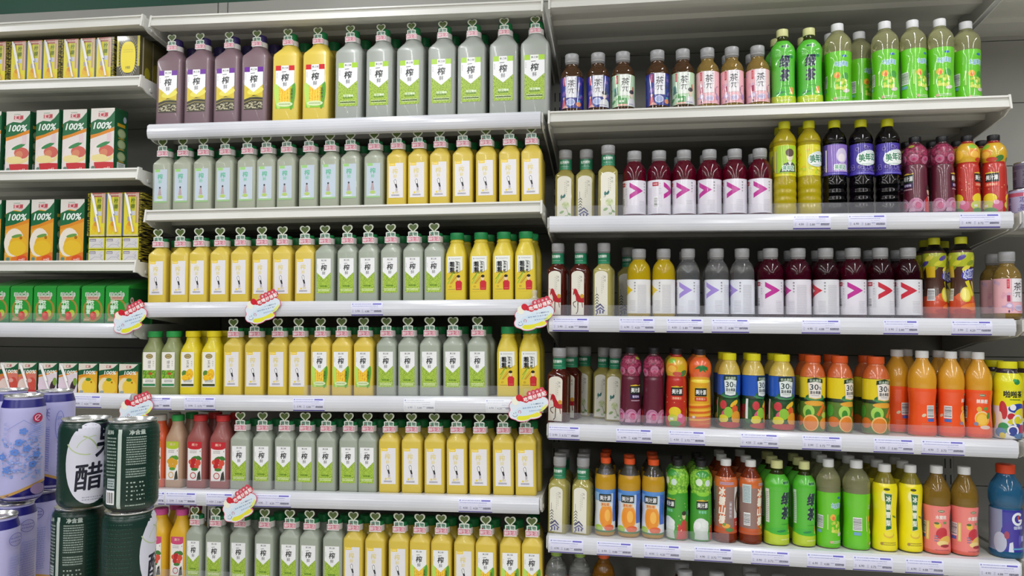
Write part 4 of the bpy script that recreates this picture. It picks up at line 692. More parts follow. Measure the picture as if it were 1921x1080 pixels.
# hawthorn drink
HW = [(0, 28), (3, 32.4), (12, 33.4), (28, 33), (40, 31.8), (100, 31.6), (140, 32.4), (156, 33.4), (168, 32), (180, 26.5), (192, 18.4), (200, 14.4), (206, 14)]
a = Art(); F = full(33); a.rect(-F, 30, F, 172, '#8e7068'); a.rect(-F, 150, F, 176, '#d0682c'); a.rect(-F, 26, F, 42, '#c2582c'); a.rect(-26, 44, -4, 152, '#cf5c28')
for i, ch in enumerate('冰糖山楂'): a.text(ch, -15, 138 - i*25, '#f2e6d8', h=23, w=18, bold=0.06, shear=0.12)
a.lines(-22, 20, [158, 162], '#b8a8c8', 3, 1, 3); a.rect(6, 66, 16, 112, '#9a8a92'); a.column('果味饮料', 11, 108, 10, '#d8d0d4', 7, 0.02); a.rect(24, 64, 40, 150, '#e4e4e0'); a.ell(40, 108, 14, 30, '#5a4a3a'); a.ell(46, 100, 12, 22, '#e8d8c0'); a.poly([(26, 36), (52, 36), (54, 66), (24, 66)], '#c8342a'); a.lines(30, 50, [48, 54], '#e8c0a0', 4, 1.5, 4)
a.ell(-2, 46, 12, 6, '#e8a83a'); a.ell(-8, 50, 5, 4, '#6a9a3c'); a.ell(8, 36, 12, 5, '#4f8a4a'); a.rect(-70, 110, -44, 160, '#c8d8d8'); a.lines(-68, -46, list(range(114, 158, 4)), '#5a7a8a', 1.8, 0.7, 6); a.bars(-66, 50, -46, 84, 9, horiz=True)
bottle('hawthorn', 'juice_drink_bottle', HW, LIQ('#b0441c', 0.6), (204, 222, 15.4, '#e6e6e6'), a, (26, 176), 'orange-brown hawthorn drink bottle with white cap', 'hawthorn bottle')
# rock sugar pear drink
PR = [(0, 27), (3, 30.6), (14, 31.4), (40, 30.6), (74, 28.6), (104, 28.2), (138, 30.4), (162, 31.2), (172, 30), (184, 25.4), (196, 19.2), (204, 15), (210, 14.2)]
a = Art(); F = full(31.4); a.rect(-F, 4, F, 178, '#f2e40c'); a.ell(-4, 164, 8, 3.5, '#5a5a1c'); a.lines(-10, 2, [163], '#3a3a14', 2.6, 0.6, 3); a.ell(-12, 146, 6, 14, '#f6f0a0'); a.poly([(-11, 155), (10, 153), (7, 110), (10, 60), (-7, 56), (-6, 104)], '#dcd8a8'); a.poly([(-10, 153), (9, 151), (6, 110), (9, 62), (-6, 58), (-5, 104)], '#1c6a3a')
for i, ch in enumerate('冰糖雪梨'): a.text(ch, 0.5, 139 - i*21, '#e6ecd8', h=15, w=12, bold=0.05)
a.ell(20, 92, 8, 2.6, '#6a8a2a', rot=-0.4); a.ell(2, 46, 14, 9, '#e2c03a'); a.ell(2, 49, 12, 7, '#f2e23c'); a.lines(-16, 22, [20, 25], '#9a8a1c', 2, 0.8, 4); a.ell(-16, 22, 4, 4, '#b08a3a')
bottle('pear', 'juice_drink_bottle', PR, LIQ('#d8c832', 0.7), (206, 226, 16.2, '#e4e4e4'), a, (4, 178), 'pear drink bottle, green banner on yellow sleeve', 'yellow pear bottle')
# sports drink
SP = [(0, 35), (3, 39), (12, 40), (20, 38.4), (28, 38), (118, 38), (124, 36), (130, 35.6), (136, 38), (148, 40.4), (166, 40.2), (184, 36), (198, 28), (208, 21.8), (214, 20), (218, 20)]
a = Art(); F = full(38); a.rect(-F, 18, F, 124, '#8c94b0'); a.rect(-34, 18, 60, 124, '#34349c'); a.ell(8, 64, 46, 40, '#3c2f9a'); a.ell(-40, 40, 16, 26, '#b8bcd0'); a.arc(4, 102, 16, 17, 6.5, 40, 335, '#e6ecf4', 26); a.rect(5, 96, 19, 101, '#e6ecf4'); a.poly([(2, 108), (8, 113), (7, 103), (3, 99)], '#d4502c'); a.text('佳得乐', 6, 80, '#c8d0ea', h=8, w=28, bold=0.05)
a.ell(20, 48, 15, 22, '#5a50b8'); a.ell(24, 52, 9, 13, '#a8a4d8'); a.ell(20, 66, 14, 8, '#2c2880'); a.ell(22, 36, 12, 9, '#2c2878'); a.poly([(-20, 18), (-8, 18), (-10, 44), (-18, 40)], '#d8dcec'); a.rect(-10, 24, 30, 28, '#5aa0cc'); a.ell(-24, 60, 6, 10, '#a03a5a')
bottle('sport', 'sports_drink_bottle', SP, LIQ('#3a80b0', 0.55), (214, 237, 22.4, '#d8461e'), a, (18, 124), 'blue sports drink bottle with indigo label and orange cap', 'blue sports bottle')
# clear peach and amber drinks on the bottom shelf
for key, liq, cap, c1, desc, short in (('clearpeach', LIQ('#eaeeea', 0.86), '#8cae4a', '#e6a08a', 'clear drink bottle with pink-edged white label', 'clear pink-label bottle'), ('clearorange', LIQ('#d08a1c', 0.8), '#e0531c', '#7cc0a0', 'amber drink bottle with green-edged white label', 'amber green-label bottle')):
    a = Art(); F = full(32); a.rect(-F, 20, F, 150, '#e6e2dc'); a.rect(-F, 138, F, 150, c1); a.ell(0, 90, 22, 26, c1)
    a.lines(-20, 20, [144], '#f0e8e0', 3, 1, 2)
    bottle(key, 'juice_drink_bottle', [(0, 26), (3, 31), (12, 32), (150, 32), (158, 31.6), (172, 29), (184, 23), (194, 16), (199, 14.4), (206, 14)], liq, (203, 220, 15.4, cap), a, (20, 150), desc, short, vstep=30)
# ================================================================== putting the drinks on the shelves
ROWS = {
 'M1': [('bigpurple', -1.359), ('bigpurple', -1.266), ('bigpurple', -1.171), ('bigpurple', -1.082), ('bigcorn', -0.983), ('bigcorn', -0.888), ('bigmung', -0.786), ('bigmung', -0.691), ('bigmung', -0.598), ('bigmung', -0.504), ('bigmung', -0.415), ('bigmung', -0.321), ('bigmung', -0.23)],
 'M2': [('bluelabel', -1.373), ('bluelabel', -1.307), ('bluelabel', -1.241), ('bluelabel', -1.171), ('bluelabel', -1.1), ('bluelabel', -1.039), ('bluelabel', -0.974), ('bluelabel', -0.905), ('bluelabel', -0.84), ('bluelabel', -0.776), ('bluelabel', -0.705), ('whitelabel', -0.636), ('whitelabel', -0.572), ('whitelabel', -0.507), ('whitelabel', -0.439), ('whitelabel', -0.37), ('whitelabel', -0.302), ('whitelabel', -0.238)],
 'M3': [('whitelabel', -1.382), ('whitelabel', -1.309), ('whitelabel', -1.247), ('whitelabel', -1.18), ('whitelabel', -1.114), ('whitelabel', -1.046), ('whitelabel', -0.983), ('whitelabel', -0.912), ('mung', -0.85), ('mung', -0.782), ('mung', -0.717), ('mung', -0.65), ('mung', -0.583), ('mung', -0.52), ('girl', -0.457), ('girl', -0.386), ('girl', -0.319), ('girl', -0.255)],
 'M4': [('greencap', -1.395), ('greencap', -1.334), ('yellowcap', -1.271), ('yellowcap', -1.203), ('whitelabel', -1.131), ('whitelabel', -1.064), ('whitelabel', -0.991), ('whitelabel', -0.927), ('corn', -0.858), ('corn', -0.794), ('corn', -0.728), ('mung', -0.659), ('mung', -0.594), ('mung', -0.53), ('mung', -0.461), ('mung', -0.39), ('girl', -0.305), ('girl', -0.242)],
 'M5': [('orangecap', -1.372), ('guava', -1.314), ('berry', -1.242), ('berry', -1.168), ('mung', -1.102), ('mung', -1.033), ('mung', -0.964), ('mung', -0.9), ('mung', -0.836), ('mung', -0.769), ('mung', -0.712), ('whitelabel', -0.648), ('whitelabel', -0.58), ('whitelabel', -0.514), ('whitelabel', -0.449), ('whitelabel', -0.383), ('whitelabel', -0.315), ('whitelabel', -0.251)],
 'M6': [('pinkcap', -1.295), ('mung', -1.243), ('mung', -1.175), ('mung', -1.099), ('mung', -1.022), ('mung', -0.945), ('mung', -0.883), ('mung', -0.813), ('whitelabel', -0.751), ('whitelabel', -0.686), ('whitelabel', -0.616), ('corn', -0.554), ('corn', -0.492), ('whitelabel', -0.425), ('corn', -0.363), ('corn', -0.294), ('corn', -0.232), ('pinkcap', -1.364)],
 'R1': [('teablue', -0.125), ('teafig', -0.05), ('teagreen', 0.021, 10, 0), ('teablue', 0.118, 8, 0), ('teagreen', 0.189), ('teapink', 0.257), ('teapink', 0.324), ('teapink', 0.394, 5, 0), ('greentea', 0.462), ('greentea', 0.533, -6, 0), ('grape', 0.609), ('grape', 0.687, 35, 0.07), ('grape', 0.733), ('grape', 0.805, 28, 0), ('grape', 0.875, -6, 0), ('grape', 0.954, 18, 0.03)],
 'R2': [('leafmint', -0.147, -3, 0.05), ('leaftower', -0.086, -6, 0.05), ('leafmint', -0.022), ('vitred', 0.052, 10, 0), ('vitred', 0.121, 55, 0), ('vitred', 0.19, -8, 0), ('vitred', 0.26, -28, 0), ('vitred', 0.329, -14, 0), ('vitred', 0.397, -6, 0), ('sodayellowfig', 0.463), ('sodayellow', 0.528, 28, 0), ('sodapurplefig', 0.596, 5, 0), ('sodapurple', 0.665, 12, 0), ('sodapurple', 0.734, 12, 0), ('grapebulb', 0.804, -60, 0), ('grapebulb', 0.873, 52, 0), ('redbulb', 0.936, 42, 0), ('redbulb', 1.002, -35, 0)],
 'R3': [('leafhorse', -0.165, -16, 0), ('leafhorse', -0.1, -16, 0), ('leaftower', -0.034, -16, 0), ('leaftower', 0.036, -16, 0.13), ('vityellow', 0.064, -65, 0), ('vityellow', 0.133, -68, 0), ('vitclear', 0.2, -18, 0), ('vitclear', 0.278, -28, 0), ('vitclear', 0.347, -62, 0), ('vitmag', 0.423), ('vitmag', 0.496, -75, 0), ('vitredv', 0.569, -62, 0), ('vitmag', 0.64, -5, 0), ('vitredv', 0.711, 8, 0), ('vitredv', 0.782, -15, 0), ('icetea', 0.857, 55, 0.02), ('icetea', 0.917, 12, 0), ('teapink', 1.029, 20, 0)],
 'R4': [('leafhorse', -0.162, -16, 0), ('leafhorse', -0.133, -16, 0.09), ('leafmint', -0.097, -16, 0.17), ('leafmint', -0.039, -16, 0.13), ('leafmint', -0.004, -10, 0.075), ('grapebulb', 0.039, 30, 0), ('grapebulb', 0.102, 150, 0), ('redbulb', 0.165), ('orangebulb', 0.229), ('mixblue', 0.308), ('mixblue', 0.373, 42, 0), ('mixblue', 0.448, 10, 0), ('mixorange', 0.529), ('mixorange', 0.6, 38, 0), ('mixorange', 0.693, 20, 0), ('orangewaist', 0.768, 108, 0.06), ('orangewaist', 0.811, 108, 0), ('orangewaist', 0.883, 55, 0), ('orangewaist', 0.951, -5, 0), ('papa', 1.024), ('papa', 1.089, 0, 0.03)],
 'R5': [('leaftower', -0.16, -16, 0), ('leaftower', -0.094, -14, 0), ('pulp', -0.031), ('pulp', 0.035, -10, 0), ('pulp', 0.101, -16, 0), ('greenbulb', 0.167, -50, 0), ('greenbulb', 0.23, 4, 0), ('hawthorn', 0.297), ('hawthorn', 0.363, 70, 0), ('greentea', 0.432, 38, 0), ('greentea', 0.504, 30, 0), ('grape', 0.567, 30, 0), ('grape', 0.639, 78, 0), ('pear', 0.71), ('pear', 0.7765, 3, 0.004), ('peach', 0.842), ('peach', 0.911, 18, 0), ('sport', 1.015, 14, 0)],
 'R6': [('clearpeach', -0.168), ('clearpeach', -0.102), ('clearorange', -0.036), ('teablue', 0.073), ('teablue', 0.187), ('teagreen', 0.272), ('teapink', 0.368), ('teapink', 0.438), ('teapink', 0.509)],
}
PER = {}
def proto(key, back):
    K = KINDS[key]
    if back not in K['proto']:
        r = obj(K['name'], None)
        for nm, me, subs in K['parts']:
            if back and nm in K['hide']: continue
            p = obj(nm, me, r)
            for sn, sm in subs: obj(sn, sm, p)
        K['proto'][back] = r; return r
    return copy_tree(K['proto'][back])
for key, K in KINDS.items():
    K['r'] = max(abs(v.co.x) for v in K['parts'][0][1].vertices); K['wide'] = max([K['r']] + [abs(v.co.x) for p_ in K['parts'] if p_[0] == 'label' for v in p_[1].vertices])
def lay(key, row, x, y, rot, label, group, back=False, s=1.0):
    a, b = SH[row][:2]; x0, x1 = BAYS[row[0]][:2]; t = math.atan2(b-a, x1-x0)
    o = proto(key, back); o.location = (x, y, shelf_z(row, x) + 0.0006); o.rotation_euler = (Matrix.Rotation(-t, 3, 'Y') @ Matrix.Rotation(math.radians(rot), 3, 'Z')).to_euler(); o.scale = (s, s, 1); tag(o, label, KINDS[key]['cat'], group); return o
BACKS = {'R1': {1: 1, 6: 1, 7: 1, 8: 1, 9: 1, 10: 1}, 'R2': {i: 1 for i in (3, 4, 5, 6, 7, 8, 9, 10, 14, 15, 16, 17)}, 'R3': {i: 1 for i in (0, 1, 4, 5, 6, 7, 9, 10, 11, 12, 13, 14, 15, 16, 17)},
 'R4': {i: 1 for i in (5, 6, 7, 8, 9, 10, 11, 12, 13, 14, 16, 17, 18, 19)}, 'R5': {0: 2, 1: 2, 2: 2, 3: 1, 4: 2, 5: 1, 6: 2, 7: 2, 8: 2, 9: 2, 10: 2, 11: 2, 12: 2, 13: 2, 14: 2}, 'R6': {4: 1, 6: 1}}
rnd = random.Random(11)
def clash(row, p, q):
    "whether two bottles (x, y, radius) of a row would touch"
    dx, dy, rr = abs(p[0]-q[0]), abs(p[1]-q[1]), p[2] + q[2] + 0.0012
    return (dx < rr and dy < rr) if row[0] == 'M' else math.hypot(dx, dy) < rr
for row, items in ROWS.items():
    tot = {}; mid = row[0] == 'M'
    for it in items: tot[it[0]] = tot.get(it[0], 0) + 1
    pos = []
    for it in items:
        r = KINDS[it[0]]['wide'] + 0.0003 if not mid else KINDS[it[0]]['r']; rot = it[2] if len(it) > 2 else 0
        if KINDS[it[0]]['name'] == 'tea_bottle' and it[0].startswith('leaf'): r *= 1.25 if rot < -8 else 1.05
        pos.append([it[1], 0.0235 + KINDS[it[0]]['wide' if not mid else 'r'] + (0.005 if it[0].startswith('leaf') and rot < -8 else 0) + (it[3] if len(it) > 3 else 0) + (rnd.uniform(0, 0.003) if mid else 0), r])
    sc = {}
    for i in range(len(items)):
        for j in range(i):
            if clash(row, pos[i], pos[j]):
                f = (max(abs(pos[i][0]-pos[j][0]), abs(pos[i][1]-pos[j][1])) if mid else math.hypot(pos[i][0]-pos[j][0], pos[i][1]-pos[j][1])) / (pos[i][2] + pos[j][2] + 0.0014)
                for q in (i, j): sc[q] = max(0.88, min(sc.get(q, 1), f))
    seen = {}; put = [(p[0], p[1], p[2]*sc.get(i, 1)) for i, p in enumerate(pos)]
    for i, it in enumerate(items):
        key, x = it[0], it[1]; rot = it[2] if len(it) > 2 else 0; K = KINDS[key]; seen[key] = seen.get(key, 0) + 1; n = ORD[seen[key]]; y = pos[i][1]; s = sc.get(i, 1)
        lab = K['desc'] + (', %s from the left' % n if tot[key] > 1 else '') + ', ' + ROWNAME[row]; grp = '%ss on the %s' % (K['short'], ROWNAME[row])
        lay(key, row, x, y, rot + (rnd.uniform(-1.5, 1.5) if mid else 0), lab, grp, False, s)
        nb = 1 if mid else BACKS.get(row, {}).get(i, 0); last = y
        for b in range(nb):
            xb = x + (0.010 if mid else rnd.uniform(-0.003, 0.003))
            if mid: xb = max(min(xb, -0.213 - K['r']), -1.397 + K['r'])
            yb = last + 2*pos[i][2]*s + 0.002
            while any(clash(row, (xb, yb, pos[i][2]*s), q) for q in put) and yb < 0.42: yb += 0.003
            if yb + pos[i][2] > 0.446: break
            last = yb; put.append((xb, yb, pos[i][2]*s))
            lay(key, row, xb, yb, 0 if mid else rot, '%s-row %s behind the %sfront one, %s' % (ORD[b+2], K['short'], n + ' ' if tot[key] > 1 else '', ROWNAME[row]), grp, True, s)
# ================================================================== cartons and boxed packs on the left-hand unit
def on_side(d, off=0.3): return lambda u, v, e: (d + off + e, u, v)
def carton_body(w, d, h, col, slope=4, back=0):
    "brick carton with a slightly dished, sloping top; back: how much higher the rear edge stands"
    mb = MB(); w, d, h = w*MM, d*MM, h*MM; s = slope*MM; bk = back*MM; b = 0.0012
    V = [(-w+b, 0, 0), (w-b, 0, 0), (w, b, 0), (w, d-b, 0), (w-b, d, 0), (-w+b, d, 0), (-w, d-b, 0), (-w, b, 0)]; top = [(x, y, h + (bk + s) * y/d) for x, y, z in V]; n = 8
    mb.add(V + top, [tuple(range(n))[::-1], tuple(range(n, 2*n))] + [(i, (i+1) % n, (i+1) % n + n, i+n) for i in range(n)], M(col, 0.4)); mb.box(-w+0.002, w-0.002, d*0.46, d*0.54, h + (bk+s)*0.4, h + (bk+s)*0.54 + 0.0022, M(col, 0.4)); return mb.mesh('carton_body')
def big_carton(kind_):
    root = obj('juice_carton', None); w, d, h = 39.5, 66, 195; peach = kind_ == 'peach'
    obj('carton_body', carton_body(w, d, h, '#1f5c38'), root)
    a = Art(); a.rect(-w, 0, w, h, '#e4dcd8' if peach else '#e4a436'); a.poly([(-w, 100), (w, 124), (w, 135), (-w, 112)], '#dc8a28'); a.poly([(-w, 112), (-10, 118), (w, 136), (w, 186), (20, 168), (10, 158), (-w + 18, 162), (-w, 150)], '#1f6a40'); a.poly([(-w, h), (w, h), (w, 186), (24, 168), (12, 160), (-10, 164), (-w, 152)], '#e0dbd4')
    a.rect(-14, 168, 3, 181, '#c24a56'); a.text('汇', -5.5, 174.5, '#ecd8d6', h=12, bold=0.05); a.text('源', 11, 174.5, '#c24a56', h=13, bold=0.06); a.lines(-14, 8, [185], '#7a9a84', 2, 0.8, 3); a.poly([(-16, 166), (18, 166), (24, 170), (20, 164)], '#d8b8b4')
    a.text('100%', 1, 141, '#eef4ee', h=20, w=58, bold=0.05, shear=0.22)
    if peach:
        a.ell(2, 44, 38, 30, '#efe2d2'); a.ell(4, 44, 36, 16, '#ead69a'); a.ell(2, 62, 34, 26, '#ece2de'); a.ell(15, 62, 25, 18, '#d0685c', rot=-0.1); a.ell(6, 56, 14, 12, '#d88a6a', rot=0.6); a.ell(4, 82, 24, 6, '#3f8a54', rot=0.35); a.rect(16, 90, 30, 118, '#e4cbd0'); a.poly([(-w + 18, 0), (w, 0), (w, 26), (10, 28), (-w + 14, 27)], '#c8383e'); a.ell(-8, 40, 28, 12, '#ecdc9a')
    else:
        a.ell(-8, 60, 34, 46, '#ece2d4'); a.ell(6, 52, 31, 34, '#e4b02a'); a.ell(2, 44, 30, 24, '#e6be30'); a.ell(0, 82, 18, 5, '#6a9a4a', rot=0.2); a.ell(14, 76, 5, 5, '#a86a20'); a.arc(0, 36, 40, 22, 2.4, 200, 350, '#f0cc4c'); a.poly([(-w + 22, 0), (w, 0), (w, 32), (8, 20), (-w + 24, 16)], '#dc7a28'); a.ell(20, 10, 18, 12, '#d8562c')
    a.text('1L', 26, 8, '#f2e6e0', h=9, bold=0.04); a.lines(8, 21, [8], '#ecd0c8', 3, 0.7, 4); a.ell(-28, 10, 7, 6, '#7a9486'); a.text('浓', -28, 10, '#4a6a5a', h=8)
    obj('front_print', a.build('front_print', on_flat(0.0, 0.4), smooth=False), root)
    a = Art(); a.rect(1, 0, d - 1, h, '#1f5c38'); a.ell(50, 168, 8, 10, '#c4cce0'); a.rect(14, 142, 52, 152, '#c8a02c')
    for v in (122, 88, 50): a.ell(36, v, 20, 15, '#9aac78'); a.ell(36, v, 15, 11, '#b4c294'); a.rect(20, v - 18, 50, v - 15, '#b8962c')
    a.bars(16, 2, 56, 30, 5, '#5a7a6a'); obj('side_print', a.build('side_print', on_side(w), smooth=False), root)
    return root
pro = {k: big_carton(k) for k in ('peach', 'orange')}; used = set()
for kd, row, xs, cap_ in (('peach', 'L2', (-1.957, -1.862, -1.757, -1.667, -1.57), 'peach'), ('orange', 'L3', (-1.946, -1.853, -1.764, -1.666), 'orange')):
    for i, x in enumerate(xs):
        o = pro[kd] if kd not in used else copy_tree(pro[kd]); used.add(kd); o.location = (x, 0.022 + (0.004 if i % 2 else 0), shelf_z(row, x) + 0.0004); o.rotation_euler = (0, 0, math.radians([0, 2, -2, 1, 0][i]))
        tag(o, 'green and %s one-litre juice carton, %s from the left, %s' % ('white peach' if kd == 'peach' else 'orange', ORD[i+1], ROWNAME[row]), 'carton', '%s juice cartons' % kd)
def small_carton(kind_):
    root = obj('juice_carton', None); w, d, h = 31, 40, 90
    obj('carton_body', carton_body(w, d, h, '#2a5f40', 2), root); low = {'berry': '#d87a6a', 'grape': '#e0d4dc', 'orange': '#e6ae34'}[kind_]
    a = Art(); a.rect(-w, 0, w, h, low); a.poly([(-w, 46), (w, 64), (w, 70), (-w, 52)], '#dc8a2a'); a.poly([(-w, 54), (w, 68), (w, 90), (20, 86), (6, 74), (-w + 10, 72), (-w, 68)], '#1f5c3c'); a.poly([(-w, h), (w, h), (w - 2, 89), (16, 78), (4, 74), (-w, 70)], '#e2dcd0'); a.text('汇源', 0, 81, '#c0505a', h=8, w=17, bold=0.04); a.text('100%', 6 if kind_ == 'orange' else 9, 63, '#eef2ea', h=10.5, w=38, bold=0.06, shear=0.15)
    if kind_ == 'orange': a.ell(-12, 22, 20, 26, '#ecdcb8'); a.ell(4, 20, 23, 24, '#ecc83c'); a.ell(2, 42, 9, 5, '#5a8a34'); a.ell(12, 34, 3, 3, '#a8641c'); a.ell(-20, 5, 7, 4, '#9aa6a8')
    elif kind_ == 'berry': a.ell(-14, 20, 18, 22, '#e8d0c8'); a.ell(16, 24, 14, 22, '#cc5044'); a.rect(-4, 0, w, 8, '#c0343a'); a.ell(8, 36, 8, 6, '#e0a49a')
    else: a.ell(-12, 22, 20, 22, '#e6d2e0'); a.ell(18, 22, 9, 18, '#3c2a34', rot=-0.3); a.ell(24, 34, 7, 12, '#7a9a3c')
    obj('front_print', a.build('front_print', on_flat(0.0, 0.4), smooth=False), root)
    if kind_ != 'orange':
        mb = MB(); mb.tube((-0.024, -0.004, 0.086), (0.006, -0.004, 0.012), 0.0028, M('#ecebea', 0.3)); mb.tube((-0.019, -0.0045, 0.083), (0.0, -0.0045, 0.036), 0.0022, M('#f2f1f0', 0.3)); mb.box(-0.026, -0.016, -0.0015, 0, 0.08, 0.09, M('#e4e0dc')); obj('straw', mb.mesh('straw'), root)
    return root
cnt = {}; kn = {'berry': 'red berry', 'grape': 'pale grape', 'orange': 'yellow orange'}; pro = {}
for kd, x in (('berry', -1.861), ('berry', -1.798), ('grape', -1.729), ('grape', -1.661), ('orange', -1.595), ('orange', -1.527), ('orange', -1.461)):
    cnt[kd] = cnt.get(kd, 0) + 1
    if kd in pro: o = copy_tree(pro[kd])
    else: o = pro[kd] = small_carton(kd)
    o.location = (x, 0.022, shelf_z('L5', x) + 0.0004); tag(o, 'small %s juice carton%s, %s from the left, %s' % (kn[kd], '' if kd == 'orange' else ' with straw', ORD[cnt[kd]], ROWNAME['L5']), 'carton', 'small %s juice cartons' % kd)
def green_box():
    root = obj('drink_box', None); w, d, h = 37.5, 125, 113
    mb = MB(); W_, D_, H_ = w*MM, d*MM, h*MM
    mb.prism([(0, 0), (D_, 0), (D_, H_ + 0.030), (D_*0.9, H_ + 0.030), (0.006, H_ + 0.004), (0, H_ - 0.002)], -W_, W_, M('#2f9a3c', 0.35)); mb.box(-W_*0.5, W_*0.5, D_*0.35, D_*0.37, H_, H_ + 0.0128, M('#8fc48a')); obj('box_body', mb.mesh('box_body'), root)
    a = Art(); a.rect(-w, 0, w, h - 3, '#279a38'); a.rect(-w, 0, w, 14, '#1f7a3c'); a.ell(1, 42, 33, 36, '#a8863a', 30); a.ell(1, 44, 26, 29, '#2c9a38', 26)
    a.text('mocie', 0, 92, '#d4dcd0', h=15, w=48, bold=0.1); a.text('mocie', 0, 92, '#8fa894', h=11, w=44, bold=0.02); a.poly([(-20, 74), (19, 74), (23, 84), (-22, 85)], '#d8b8a8'); a.lines(-17, 17, [79.5], '#b0705c', 5, 0.7, 4)
    a.column('平衡营', -14, 72, 14, '#dcf0dc', 13, 0.06); a.column('饮料', -2, 72, 14, '#dcf0dc', 13, 0.06)
    a.ell(14, 32, 10, 11, '#b8cc48'); a.ell(3, 25, 11.5, 13, '#d2362a'); a.ell(0, 29, 5, 6, '#e4604a'); a.poly([(-30, 8), (-8, 8), (-4, 17), (-16, 22), (-28, 18)], '#b49a64'); a.lines(-26, -10, [13], '#d8c8a0', 3, 1, 5)
    obj('front_print', a.build('front_print', on_flat(0.0, 0.4), smooth=False), root)
    a = Art(); a.rect(2, 0, d*0.9, h - 4, '#1d6a30'); a.ell(18, 72, 9, 10, '#d8d0c4'); a.ell(18, 72, 4, 5, '#b84a3a'); a.rect(8, 4, 40, 56, '#7aa838'); obj('side_print', a.build('side_print', on_side(w), smooth=False), root); return root
g0 = None
for i, x in enumerate((-1.907, -1.827, -1.747, -1.669, -1.586, -1.506)):
    if g0 is None: g0 = green_box(); o = g0
    else: o = copy_tree(g0)
    o.location = (x, 0.022, shelf_z('L4', x) + 0.0004); tag(o, 'green sloping-top drink box with tomato picture, %s from the left, %s' % (ORD[i+1], ROWNAME['L4']), 'drink box', 'green drink boxes')
# lemon tea multipacks: cartons in printed film
FILM = noise_mat('printed_film', '#1c1a16', '#b8a83a', (60.0, 30.0, 420.0), 0.2, 'noise', 0.46, 0.62)
def lemon_carton(h=134):
    r_ = []; w, d = 24, 38
    r_.append(('carton', carton_body(w, d, h, '#d8cc3a', 1))); a = Art(); a.rect(-w, 0, w, h, '#e2d63a'); a.rect(-w + 4, h*0.9, w, h, '#b4675c'); a.rect(-2, h*0.58, w*0.5, h*0.9, '#b8bc34'); a.text('柠', 5, h*0.81, '#6a7a1c', h=13, bold=0.05); a.text('檬', 5, h*0.68, '#6a7a1c', h=13, bold=0.05); a.rect(w*0.56, h*0.3, w, h*0.98, '#d8b4a8'); a.rect(w*0.62, h*0.3, w*0.8, h*0.9, '#b8a05c'); a.rect(-4, h*0.47, w*0.5, h*0.57, '#c8ccdc'); a.rect(-12, h*0.34, 4, h*0.44, '#b4a8b8')
    a.ell(-6, h*0.2, 11, 13, '#eab82a'); a.ell(8, h*0.14, 11, 11, '#f0c83a'); a.ell(-4, h*0.28, 8, 7, '#e09a3a'); a.ell(-14, h*0.1, 8, 7, '#e6c834'); a.rect(-w, 0, w, 5, '#d8cc9a'); a.lines(-w + 3, w - 8, [h*0.95], '#e8d0c0', 4, 1, 3)
    r_.append(('print', a.build('front_print', on_flat(0.0, 0.4), smooth=False))); mb = MB(); mb.tube((-0.018, -0.004, h*MM*0.97), (0.010, -0.004, 0.012), 0.0028, M('#ecebef', 0.3)); mb.tube((-0.013, -0.0045, h*MM*0.93), (0.001, -0.0045, h*MM*0.5), 0.0024, M('#f0f0f4', 0.3)); r_.append(('straw', mb.mesh('straw'))); return r_
LC = lemon_carton()
def multipack(rows_deep=3):
    root = obj('drink_multipack', None)
    for i in range(3):
        c = obj('carton', LC[0][1], root, ((i-1)*0.0560, 0.0, 0.0)); obj('front_print', LC[1][1], c); obj('straw', LC[2][1], c)
        if i < 2: mb = MB(); mb.box((i-1)*0.0560 + 0.0242, (i-1)*0.0560 + 0.0318, 0.002, 0.036, 0.001, 0.13, M('#5a6a8a', 0.25)); obj('film_gap', mb.mesh('film_gap'), root)
    mb = MB(); mb.box(-0.0895, -0.0805, 0.0, 0.039*rows_deep, 0.0, 0.1345, FILM); mb.box(0.0805, 0.0895, 0.0, 0.039*rows_deep, 0.0, 0.1345, FILM); mb.box(-0.0805, 0.0805, 0.040, 0.039*rows_deep, 0.0, 0.1345, FILM); obj('film_wrap', mb.mesh('film_wrap'), root); return root
m0 = multipack()
for i, (row, x, z, lab) in enumerate((('L1', -1.811, 0, 'yellow lemon tea multipack with straws, beside the cut-off pack, left unit first shelf'), ('L1', -1.630, 0, 'yellow lemon tea multipack with straws, beside the oval-window pack, left unit first shelf'), ('L1', -1.992, 0, 'yellow lemon tea multipack cut off by the picture edge, left unit first shelf'), ('L3', -1.524, 0.0785, 'yellow lemon tea multipack with straws standing on a lying pack, left unit third shelf'))):
    o = m0 if i == 0 else copy_tree(m0); o.location = (x, 0.024, shelf_z(row, x) + z + 0.0010); tag(o, lab, 'multipack', 'lemon tea multipacks')
# the pack turned sideways: printed film with an oval opening on its end
root = obj('drink_multipack', None, None, (-1.492, 0.024, shelf_z('L1', -1.49) + 0.0004)); w, h = 38, 136
mb = MB(); mb.box(-w*MM, w*MM, 0, 0.172, 0, h*MM, FILM); obj('film_wrap', mb.mesh('film_wrap'), root)
a = Art(); a.rect(-w, 0, w, h, '#4a4430'); a.rect(-w, h*0.3, -w + 7, h, '#c8bc2c'); a.rect(w - 8, h*0.3, w, h, '#c4b82c')
for i in range(40):
    t = 2*PI*i/40; a.line([(math.cos(t)*27, h*0.52 + math.sin(t)*52), (math.cos(t)*36, h*0.52 + math.sin(t)*66)], 1.8, '#b8b4b0' if math.sin(t) < 0 else '#a09458')
a.ell(0, h*0.52, 28, 54, '#241f14', 30); P = [(25*math.copysign(abs(math.cos(t))**0.7, math.cos(t)), h*0.51 + 49*math.copysign(abs(math.sin(t))**0.8, math.sin(t))) for t in [2*PI*i/36 for i in range(36)]]
